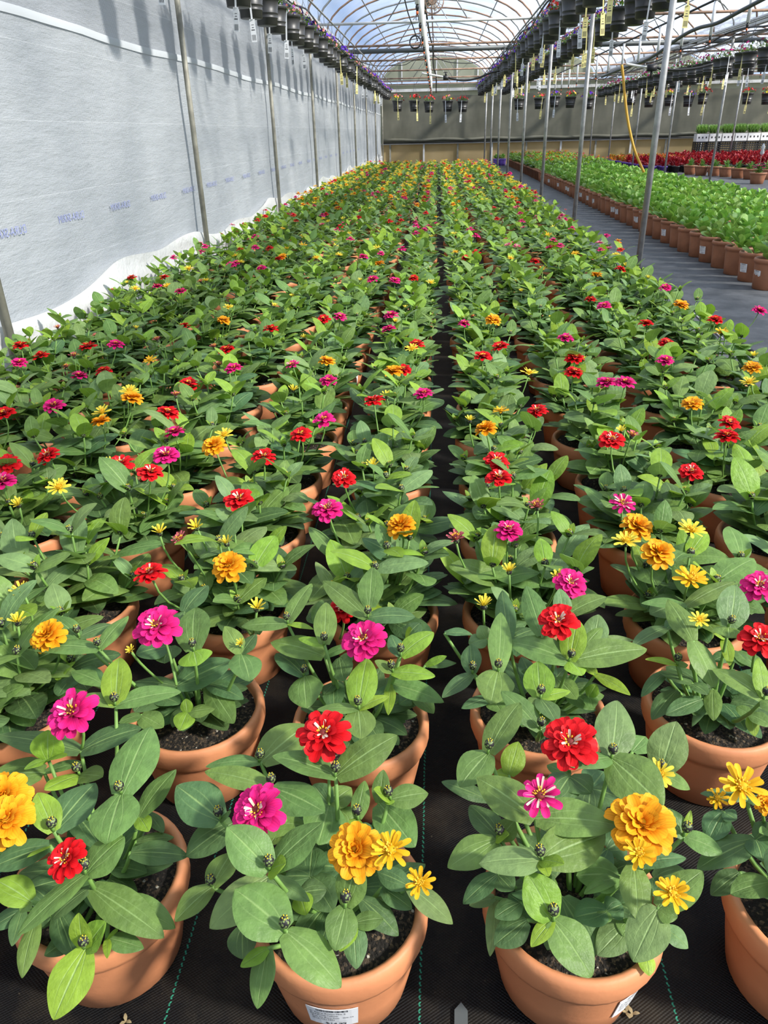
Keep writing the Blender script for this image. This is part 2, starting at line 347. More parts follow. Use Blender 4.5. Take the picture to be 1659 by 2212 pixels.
# ------------------------------------------------------------------ mesh builder
class MB:
    def __init__(s):
        s.v = []; s.f = []; s.mi = []; s.uv = []; s.t = []; s.mats = []
    def mat(s, key):
        m = M[key]
        if m not in s.mats: s.mats.append(m)
        return s.mats.index(m)
    def add(s, verts, faces, key, uvs=None, tint=(1, 1, 1)):
        b = len(s.v); i = s.mat(key)
        s.v.extend(tuple(p) for p in verts)
        s.uv.extend(uvs if uvs is not None else [(0.5, 0.5)] * len(verts))
        s.t.extend([tint] * len(verts))
        for f in faces:
            s.f.append(tuple(b + q for q in f)); s.mi.append(i)
    def merge(s, o, mat=None):
        b = len(s.v)
        s.v.extend([tuple(mat @ Vector(p)) for p in o.v] if mat is not None else o.v)
        s.uv.extend(o.uv); s.t.extend(o.t)
        mp = []
        for m in o.mats:
            if m not in s.mats: s.mats.append(m)
            mp.append(s.mats.index(m))
        s.f.extend(tuple(b + q for q in f) for f in o.f); s.mi.extend(mp[i] for i in o.mi)
    def mesh(s, name, smooth=True):
        me = bpy.data.meshes.new(name)
        me.from_pydata(s.v, [], s.f)
        for m in s.mats: me.materials.append(m)
        n = len(me.polygons)
        me.polygons.foreach_set('material_index', s.mi)
        me.polygons.foreach_set('use_smooth', [smooth] * n)
        li = np.empty(len(me.loops), dtype=np.int32); me.loops.foreach_get('vertex_index', li)
        uv = np.array(s.uv, dtype=np.float32)
        me.uv_layers.new(name='UVMap').data.foreach_set('uv', uv[li].ravel())
        at = me.attributes.new('tint', 'FLOAT_COLOR', 'POINT')
        t = np.ones((len(s.v), 4), dtype=np.float32); t[:, :3] = np.array(s.t, dtype=np.float32)
        at.data.foreach_set('color', t.ravel())
        me.update()
        return me
    def obj(s, name, parent=None, smooth=True):
        return link(name, s.mesh(name, smooth), parent)
    # shapes
    def box(s, c, d, key, rot=None):
        x, y, z = (q / 2 for q in d)
        vs = [Vector((i, j, k)) for i in (-x, x) for j in (-y, y) for k in (-z, z)]
        if rot is not None: vs = [rot @ q for q in vs]
        vs = [q + Vector(c) for q in vs]
        s.add(vs, [(0, 1, 3, 2), (4, 6, 7, 5), (0, 4, 5, 1), (2, 3, 7, 6), (0, 2, 6, 4), (1, 5, 7, 3)], key)
    def tube(s, pts, r, key, n=6, tint=(1, 1, 1), caps=True):
        pts = [Vector(p) for p in pts]; k = len(pts)
        rs = r if isinstance(r, (list, tuple)) else [r] * k
        vs = []; prev = None
        for i, p in enumerate(pts):
            d = (pts[min(i + 1, k - 1)] - pts[max(i - 1, 0)])
            d = d.normalized() if d.length > 1e-9 else Vector((0, 0, 1))
            a = prev if prev is not None else (Vector((1, 0, 0)) if abs(d.x) < 0.9 else Vector((0, 1, 0)))
            a = (a - d * a.dot(d)).normalized(); prev = a; b = d.cross(a)
            for j in range(n):
                q = 2 * PI * j / n
                vs.append(p + (a * math.cos(q) + b * math.sin(q)) * rs[i])
        fs = [(i * n + j, i * n + (j + 1) % n, (i + 1) * n + (j + 1) % n, (i + 1) * n + j) for i in range(k - 1) for j in range(n)]
        if caps: fs += [tuple(range(n))[::-1], tuple((k - 1) * n + j for j in range(n))]
        s.add(vs, fs, key, tint=tint)
    def lathe(s, prof, key, n=32, c=(0, 0, 0), cap_bottom=True, cap_top=False, tint=(1, 1, 1)):
        vs = [(c[0] + r * math.cos(2 * PI * j / n), c[1] + r * math.sin(2 * PI * j / n), c[2] + z) for r, z in prof for j in range(n)]
        k = len(prof)
        fs = [(i * n + j, i * n + (j + 1) % n, (i + 1) * n + (j + 1) % n, (i + 1) * n + j) for i in range(k - 1) for j in range(n)]
        if cap_bottom: fs.append(tuple(range(n))[::-1])
        if cap_top: fs.append(tuple((k - 1) * n + j for j in range(n)))
        s.add(vs, fs, key, tint=tint)
    def blade(s, base, d, nrm, length, width, key, nl=6, nw=4, tint=(1, 1, 1), fold=0.15, bend=0.4, shape=None, curl=0.15, ripple=0.0, twist=0.0, rnd=R):
        """a leaf or petal: chord direction d, upper side nrm"""
        d = Vector(d).normalized(); nrm = Vector(nrm); nrm = (nrm - d * nrm.dot(d))
        nrm = nrm.normalized() if nrm.length > 1e-5 else d.orthogonal().normalized()
        side = d.cross(nrm)
        vs = []; uvs = []
        x = y = 0.0; px_, ph = 0.0, rnd.uniform(0, 6)
        pts = [(0.0, 0.0)]; T = [1 - (1 - i / nl) ** 1.45 for i in range(nl + 1)]
        for i in range(nl):
            t = (T[i] + T[i + 1]) / 2; e = bend * (0.5 - t); dt = T[i + 1] - T[i]
            x += math.cos(e) * dt; y += math.sin(e) * dt; pts.append((x, y))
        # chord normalisation
        ex, ey = pts[-1]; ln = math.hypot(ex, ey); ca, sa = ex / ln, ey / ln
        for i, (qx, qy) in enumerate(pts):
            t = T[i]
            cx, cy = (qx * ca + qy * sa) / ln * length, (-qx * sa + qy * ca) / ln * length
            w = width / 2 * shape(t)
            e = bend * (0.5 - t)
            nn = (nrm * math.cos(e) - d * math.sin(e)); sd = side
            if twist:
                a = twist * t; sd, nn = side * math.cos(a) + nn * math.sin(a), nn * math.cos(a) - side * math.sin(a)
            for j in range(nw + 1):
                u = j / nw * 2 - 1
                h = fold * abs(u) * w - curl * u * u * w + ripple * math.sin(t * 9 + u * 2.1 + ph) * width * 0.5 * abs(u)
                vs.append(Vector(base) + d * cx + nrm * cy + sd * (u * w) + nn * h); uvs.append((j / nw, t))
        W = nw + 1
        fs = [(i * W + j, i * W + j + 1, (i + 1) * W + j + 1, (i + 1) * W + j) for i in range(nl) for j in range(nw)]
        s.add(vs, fs, key, uvs, tint)

def link(name, data, parent=None, loc=None):
    o = bpy.data.objects.new(name, data); COL.objects.link(o)
    if parent is not None: o.parent = parent
    if loc is not None: o.location = loc
    return o
def tag(o, label=None, cat=None, group=None, kind=None):
    if label: o['label'] = label
    if cat: o['category'] = cat
    if group: o['group'] = group
    if kind: o['kind'] = kind
    return o
def empty(name, loc=(0, 0, 0), rz=0.0, label=None, cat=None, group=None):
    o = bpy.data.objects.new(name, None); COL.objects.link(o); o.location = loc; o.rotation_euler = (0, 0, rz)
    o.empty_display_size = 0.1
    return tag(o, label, cat, group)
def smoothpts(pts, n=6):
    """Catmull-Rom through points"""
    P = [Vector(p) for p in pts]; P = [P[0] * 2 - P[1]] + P + [P[-1] * 2 - P[-2]]; out = []
    for i in range(1, len(P) - 2):
        a, b, c, d = P[i - 1:i + 3]
        for k in range(n):
            t = k / n
            out.append(0.5 * ((2 * b) + (c - a) * t + (2 * a - 5 * b + 4 * c - d) * t * t + (3 * b - a - 3 * c + d) * t ** 3))
    out.append(P[-2]); return out

ONES = ['first', 'second', 'third', 'fourth', 'fifth', 'sixth', 'seventh', 'eighth', 'ninth', 'tenth', 'eleventh', 'twelfth', 'thirteenth', 'fourteenth', 'fifteenth', 'sixteenth', 'seventeenth', 'eighteenth', 'nineteenth']
TENS = {20: 'twenty', 30: 'thirty', 40: 'forty', 50: 'fifty', 60: 'sixty', 70: 'seventy'}
TH = {20: 'twentieth', 30: 'thirtieth', 40: 'fortieth', 50: 'fiftieth', 60: 'sixtieth', 70: 'seventieth'}
def ordw(n):
    if n < 20: return ONES[n - 1]
    t = n // 10 * 10
    return TH[t] if n == t else TENS[t] + '-' + ONES[n - t - 1]

# ------------------------------------------------------------------ leaf shapes
def sh_zinnia(t):
    return (0.42 + 0.58 * math.sin(min(1, t / 0.42) * PI / 2)) if t < 0.42 else max(0.0, math.cos((t - 0.42) / 0.58 * PI / 2)) ** 0.72 + 0.0
def sh_obov(t):
    return (0.16 + 0.84 * math.sin(min(1, t / 0.62) * PI / 2) ** 1.5) if t < 0.62 else max(0.0, math.cos((t - 0.62) / 0.38 * PI / 2)) ** 0.6
def sh_petal(t):
    return 0.35 + 0.65 * math.sin(min(1, t / 0.68) * PI / 2) if t < 0.68 else (max(0.0, 1 - ((t - 0.68) / 0.32) ** 2.6) ** 0.5) * 0.62 + 0.38
def sh_thin(t):
    return 0.55 + 0.45 * t if t < 0.85 else 0.8
def sh_lance(t):
    return max(0.0, math.sin(PI * min(1, t * 0.9 + 0.1))) ** 0.8
def sh_round(t):
    return max(0.02, math.sin(PI * min(1, 0.06 + t * 0.94))) ** 0.55

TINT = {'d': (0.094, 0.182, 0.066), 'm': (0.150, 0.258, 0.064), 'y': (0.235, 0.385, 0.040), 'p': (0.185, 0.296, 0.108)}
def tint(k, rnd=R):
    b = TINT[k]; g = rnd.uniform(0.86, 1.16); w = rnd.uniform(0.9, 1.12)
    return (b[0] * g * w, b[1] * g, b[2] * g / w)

# ------------------------------------------------------------------ flowers
UP = Vector((0, 0, 1))
def flower_mb(kind, lod, rnd):
    """petals (and, when lod<2, no centre: that is its own mesh). unit size: radius about 0.04 m, facing +Z, origin at the base"""
    mb = MB()
    def ring(n, r0, ln, wd, elev, z, key, shape, bend=-0.5, nl=4, nw=4, jit=0.16, fold=0.5, curl=0.15, off=0.0):
        for i in range(n):
            a = 2 * PI * (i + off) / n + rnd.uniform(-jit, jit)
            e = elev + rnd.uniform(-0.17, 0.17)
            d = Vector((math.cos(a) * math.cos(e), math.sin(a) * math.cos(e), math.sin(e)))
            nr = Vector((-math.cos(a) * math.sin(e), -math.sin(a) * math.sin(e), math.cos(e)))
            nr = nr + Vector((-math.sin(a), math.cos(a), 0)) * rnd.uniform(-0.25, 0.25)
            mb.blade((math.cos(a) * r0, math.sin(a) * r0, z + rnd.uniform(-.001, .001)), d, nr, ln * rnd.uniform(0.88, 1.08), wd * rnd.uniform(0.9, 1.1), key, nl, nw, fold=fold, bend=bend, shape=shape, curl=curl, rnd=rnd)
    q = (6, 4) if lod == 0 else (3, 2) if lod == 1 else (2, 2)
    nl, nw = q
    if kind in 'RM':
        ring(12, 0.004, 0.036, 0.0185, -0.08, 0.0005, kind, sh_petal, 0.5, nl, nw)
        if lod < 2: ring(10, 0.004, 0.031, 0.0170, 0.26, 0.003, kind, sh_petal, 0.5, nl, nw, off=0.5)
        ring(8, 0.003, 0.023, 0.0130, 0.60, 0.006, kind, sh_petal, 0.45, nl, nw)
        if lod == 0:
            ring(7, 0.003, 0.017, 0.009, 0.8, 0.007, kind, sh_petal, 0.3, 3, 2, off=0.3)
            ring(7, 0.003, 0.018, 0.0042, 0.78, 0.008, 'cream', sh_thin, 0.5, 3, 2, jit=0.5)
    elif kind == 'G':
        ring(12, 0.004, 0.037, 0.0185, -0.15, 0.0, 'G', sh_petal, 0.55, nl, nw)
        if lod < 2: ring(11, 0.004, 0.034, 0.0190, 0.2, 0.003, 'G', sh_petal, 0.55, nl, nw, off=0.5)
        ring(10, 0.004, 0.028, 0.0160, 0.5, 0.006, 'G', sh_petal, 0.5, nl, nw)
        if lod == 0:
            ring(9, 0.003, 0.022, 0.0120, 0.85, 0.008, 'G', sh_petal, 0.4, 4, 2, off=0.5)
            ring(7, 0.002, 0.016, 0.0085, 1.15, 0.009, 'G', sh_petal, 0.3, 3, 2)
    elif kind in 'TY':
        ring(10 if lod < 2 else 8, 0.004, 0.033, 0.0098, 0.22, 0.002, kind, sh_petal, 0.35, nl, nw, fold=-0.2, curl=-0.3)
        ring(8 if lod < 2 else 5, 0.004, 0.027, 0.0075, 0.6, 0.005, kind, sh_thin, 0.3, nl, nw, off=0.4, fold=0.4)
        if lod == 0: ring(7, 0.003, 0.014, 0.0038, 1.0, 0.006, 'Y', sh_thin, 0.2, 2, 2)
    elif kind == 'S':
        ring(9, 0.004, 0.033, 0.0135, 0.15, 0.001, 'M', sh_petal, 0.45, nl, nw, fold=0.5)
        ring(8, 0.004, 0.026, 0.010, 0.5, 0.004, 'M', sh_petal, 0.4, nl, nw, off=0.5, fold=0.5)
        ring(9, 0.004, 0.026, 0.0045, 0.42, 0.006, 'cream', sh_thin, 0.4, 3, 2, off=0.25)
    elif kind == 'P':
        ring(9, 0.004, 0.022, 0.007, 0.55, 0.001, 'P', sh_thin, 0.4, nl, nw, fold=0.3)
        ring(8, 0.003, 0.017, 0.005, 0.95, 0.004, 'P', sh_thin, 0.3, nl, nw, off=0.5)
    elif kind == 'O':   # just opening, pale yellow
        ring(8, 0.004, 0.022, 0.0062, 0.75, 0.003, 'Y', sh_thin, 0.2, nl, nw, fold=0.4)
        ring(6, 0.003, 0.018, 0.0050, 1.15, 0.004, 'Y', sh_thin, 0.1, nl, nw, off=0.5, fold=0.4)
        mb.lathe([(0.002, -0.008), (0.007, -0.005), (0.0085, 0.001), (0.006, 0.006)], 'bud', 8)
    # green cup under the petals
    if kind != 'O' and lod < 2:
        mb.lathe([(0.002, -0.012), (0.007, -0.009), (0.0085, -0.003), (0.006, 0.001)], 'bud', 8)
    return mb
def center_mb(kind, rnd):
    mb = MB()
    ck = 'disk' if kind in 'RMSP' else 'T'
    mb.lathe([(0.0095, 0.004), (0.009, 0.009), (0.006, 0.0125), (0.001, 0.014)], ck, 10, cap_top=True)
    for i in range(14):
        a = rnd.uniform(0, 2 * PI); r = rnd.uniform(0.003, 0.0098); p = Vector((r * math.cos(a), r * math.sin(a), 0.0125 - r * 0.25))
        mb.tube([p, p + Vector((math.cos(a) * 0.0025, math.sin(a) * 0.0025, 0.0045))], [0.0009, 0.0013], 'pollen' if kind != 'G' else 'T', 4)
    return mb
FL = {}; FC = {}
for k in 'RMGTYSPO':
    for lod in (0, 1, 2):
        for v in range(3):
            FL[k, lod, v] = flower_mb(k, lod, random.Random(hash_ := 100 * 'RMGTYSPO'.index(k) + 10 * lod + v))
    FC[k] = center_mb(k, random.Random(5))
FLM = {}; FCM = {}
def fl_mesh(k, lod, v):
    if (k, lod, v) not in FLM: FLM[k, lod, v] = FL[k, lod, v].mesh('flower')
    return FLM[k, lod, v]
def fc_mesh(k):
    if k not in FCM: FCM[k] = FC[k].mesh('flower_center')
    return FCM[k]
def bud_mb():
    mb = MB()
    mb.lathe([(0.002, -0.002), (0.0065, 0.001), (0.009, 0.006), (0.009, 0.011), (0.0065, 0.016), (0.002, 0.018)], 'bud', 10, cap_top=True)
    for i in range(5):
        a = i * 1.26; mb.tube([(math.cos(a) * .003, math.sin(a) * .003, .015), (math.cos(a) * .0042, math.sin(a) * .0042, .0192)], [.0014, .001], 'Y', 4)
    return mb
BUD = bud_mb(); BUDM = BUD.mesh('bud')
CNAME = {'R': 'red', 'M': 'magenta', 'G': 'gold', 'T': 'yellow', 'Y': 'lemon yellow', 'S': 'striped magenta', 'P': 'faded pink', 'O': 'half-open yellow'}

# ------------------------------------------------------------------ pots
PH, PR, SOILZ = 0.19, 0.14, 0.166
def pot_mesh(h, r, n=40, rb=0.76, lip=0.30, key='pot', seg=None):
    mb = MB(); b = r * rb; mid = r * 0.925
    lz = h * (1 - lip)
    prof = [(b - .008, 0.0), (b, 0.004), (b + (mid - b) * .5, lz * .5), (mid - .002, lz * .93), (mid, lz), (r - .004, lz + .006), (r, lz + .018), (r, h - .014), (r - .003, h - .004), (r - .009, h), (r - .016, h - .004), (r - .019, h - .016), (r - .026, h - .05), (0.001, h - .052)]
    mb.lathe(prof, key, n)
    return mb.mesh('pot')
POT = pot_mesh(PH, PR); POT_LO = pot_mesh(PH, PR, 20)
def soil_mesh(r, z, n=20):
    mb = MB(); rr = random.Random(3)
    rings = [(r, 0), (r * .75, .004), (r * .5, .006), (r * .25, .007), (0.004, .008)]
    vs = [(q * math.cos(2 * PI * j / n), q * math.sin(2 * PI * j / n), z + dz + rr.uniform(-.003, .003)) for q, dz in rings for j in range(n)]
    fs = [(i * n + j, i * n + (j + 1) % n, (i + 1) * n + (j + 1) % n, (i + 1) * n + j) for i in range(4) for j in range(n)] + [tuple(4 * n + j for j in range(n))]
    mb.add(vs, fs, 'soil'); return mb.mesh('soil')
SOIL = soil_mesh(PR - .020, SOILZ)

# ------------------------------------------------------------------ generic zinnia plant variants
def plant_variant(seed, lod):
    """returns foliage MB, stem MB, shoot tops"""
    rnd = random.Random(seed); fo = MB(); st = MB(); tops = []
    nl, nw = ((8, 4), (6, 4), (3, 2))[lod]
    key = 'leaf' if lod < 2 else 'leaf_far'
    nsh = 10 if lod < 2 else 8
    for k in range(nsh):
        a = 2 * PI * k / (nsh - 1) + rnd.uniform(-.35, .35)
        if k == nsh - 1: rr, h = 0.02, rnd.uniform(.19, .24)
        else: rr, h = (rnd.uniform(.06, .10) if k % 2 else rnd.uniform(.10, .15)), rnd.uniform(.09, .225)
        root = Vector((math.cos(a) * .012, math.sin(a) * .012, SOILZ))
        top = Vector((math.cos(a) * rr, math.sin(a) * rr, SOILZ + h))
        ctrl = Vector((math.cos(a) * rr * .75, math.sin(a) * rr * .75, SOILZ + h * .45))
        def P(t): return root * (1 - t) ** 2 + ctrl * 2 * t * (1 - t) + top * t * t
        if lod < 2: st.tube([P(q / 4) for q in range(5)], [.0042, .004, .0036, .0032, .0028], 'stem', 5)
        fr = [.42, .72, 1.0]
        aa = rnd.uniform(0, PI)
        for j, t in enumerate(fr):
            p = P(t)
            aa += PI / 2 + rnd.uniform(-.25, .25)
            for sgn in (0, 1):
                az = aa + sgn * PI + rnd.uniform(-.2, .2)
                ln = (rnd.uniform(.095, .135), rnd.uniform(.10, .145), rnd.uniform(.07, .125))[j]
                e = (rnd.uniform(-.15, .25), rnd.uniform(-.05, .45), rnd.uniform(.15, .85))[j]
                # keep leaves inside a reach of 0.22 m from the pot axis
                d = Vector((math.cos(az) * math.cos(e), math.sin(az) * math.cos(e), math.sin(e)))
                tip = p + d * ln; rad = math.hypot(tip.x, tip.y)
                if rad > .235: ln *= max(.6, 1 - (rad - .235) / ln)
                if p.z + d.z * ln < SOILZ + .01: d.z = abs(d.z) * .3; d.normalize()
                nr = Vector((-math.cos(az) * math.sin(e), -math.sin(az) * math.sin(e), math.cos(e))) + Vector((-math.sin(az), math.cos(az), 0)) * rnd.uniform(-.3, .3)
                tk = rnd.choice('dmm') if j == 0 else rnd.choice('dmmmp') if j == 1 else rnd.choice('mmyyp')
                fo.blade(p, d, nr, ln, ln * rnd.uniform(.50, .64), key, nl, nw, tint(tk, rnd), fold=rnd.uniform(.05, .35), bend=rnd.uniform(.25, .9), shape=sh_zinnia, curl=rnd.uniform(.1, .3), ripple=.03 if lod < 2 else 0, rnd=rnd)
        tops.append(top)
        if k < nsh - 1:
            for q in range(2 if lod < 2 else 1):
                az = a + rnd.uniform(-.5, .5); b0 = P(.30); e = rnd.uniform(.02, .3); ln = rnd.uniform(.10, .145)
                fo.blade(b0, (math.cos(az) * math.cos(e), math.sin(az) * math.cos(e), math.sin(e)), UP + Vector((rnd.uniform(-.3, .3), rnd.uniform(-.3, .3), 0)), ln, ln * rnd.uniform(.5, .6), key, nl, nw, tint(rnd.choice('dmd'), rnd), fold=.15, bend=.6, shape=sh_zinnia, ripple=.03 if lod < 2 else 0, rnd=rnd)
        if k % 2 == 0 and lod < 2:      # tiny young pair beside the bud
            for sgn in (0, 1):
                az = aa + PI / 2 + sgn * PI; d = Vector((math.cos(az) * .6, math.sin(az) * .6, .8))
                fo.blade(top, d, Vector((-math.cos(az) * .8, -math.sin(az) * .8, .6)), .035, .02, key, 4, 2, tint('y', rnd), shape=sh_zinnia, rnd=rnd)
    return fo, st, tops
VAR = {}
for lod, n in ((0, 8), (1, 8), (2, 6)):
    for v in range(n):
        fo, st, tops = plant_variant(1000 + v + lod * 50, lod)
        if lod == 1:
            for t in tops[::2]: fo.merge(BUD, Matrix.Translation(t))
        VAR[lod, v] = (fo, st, tops)
VARM = {}
def var_mesh(lod, v):
    if (lod, v) not in VARM:
        fo, st, tops = VAR[lod, v]
        VARM[lod, v] = (fo.mesh('foliage'), st.mesh('stem') if st.v else None, tops)
    return VARM[lod, v]

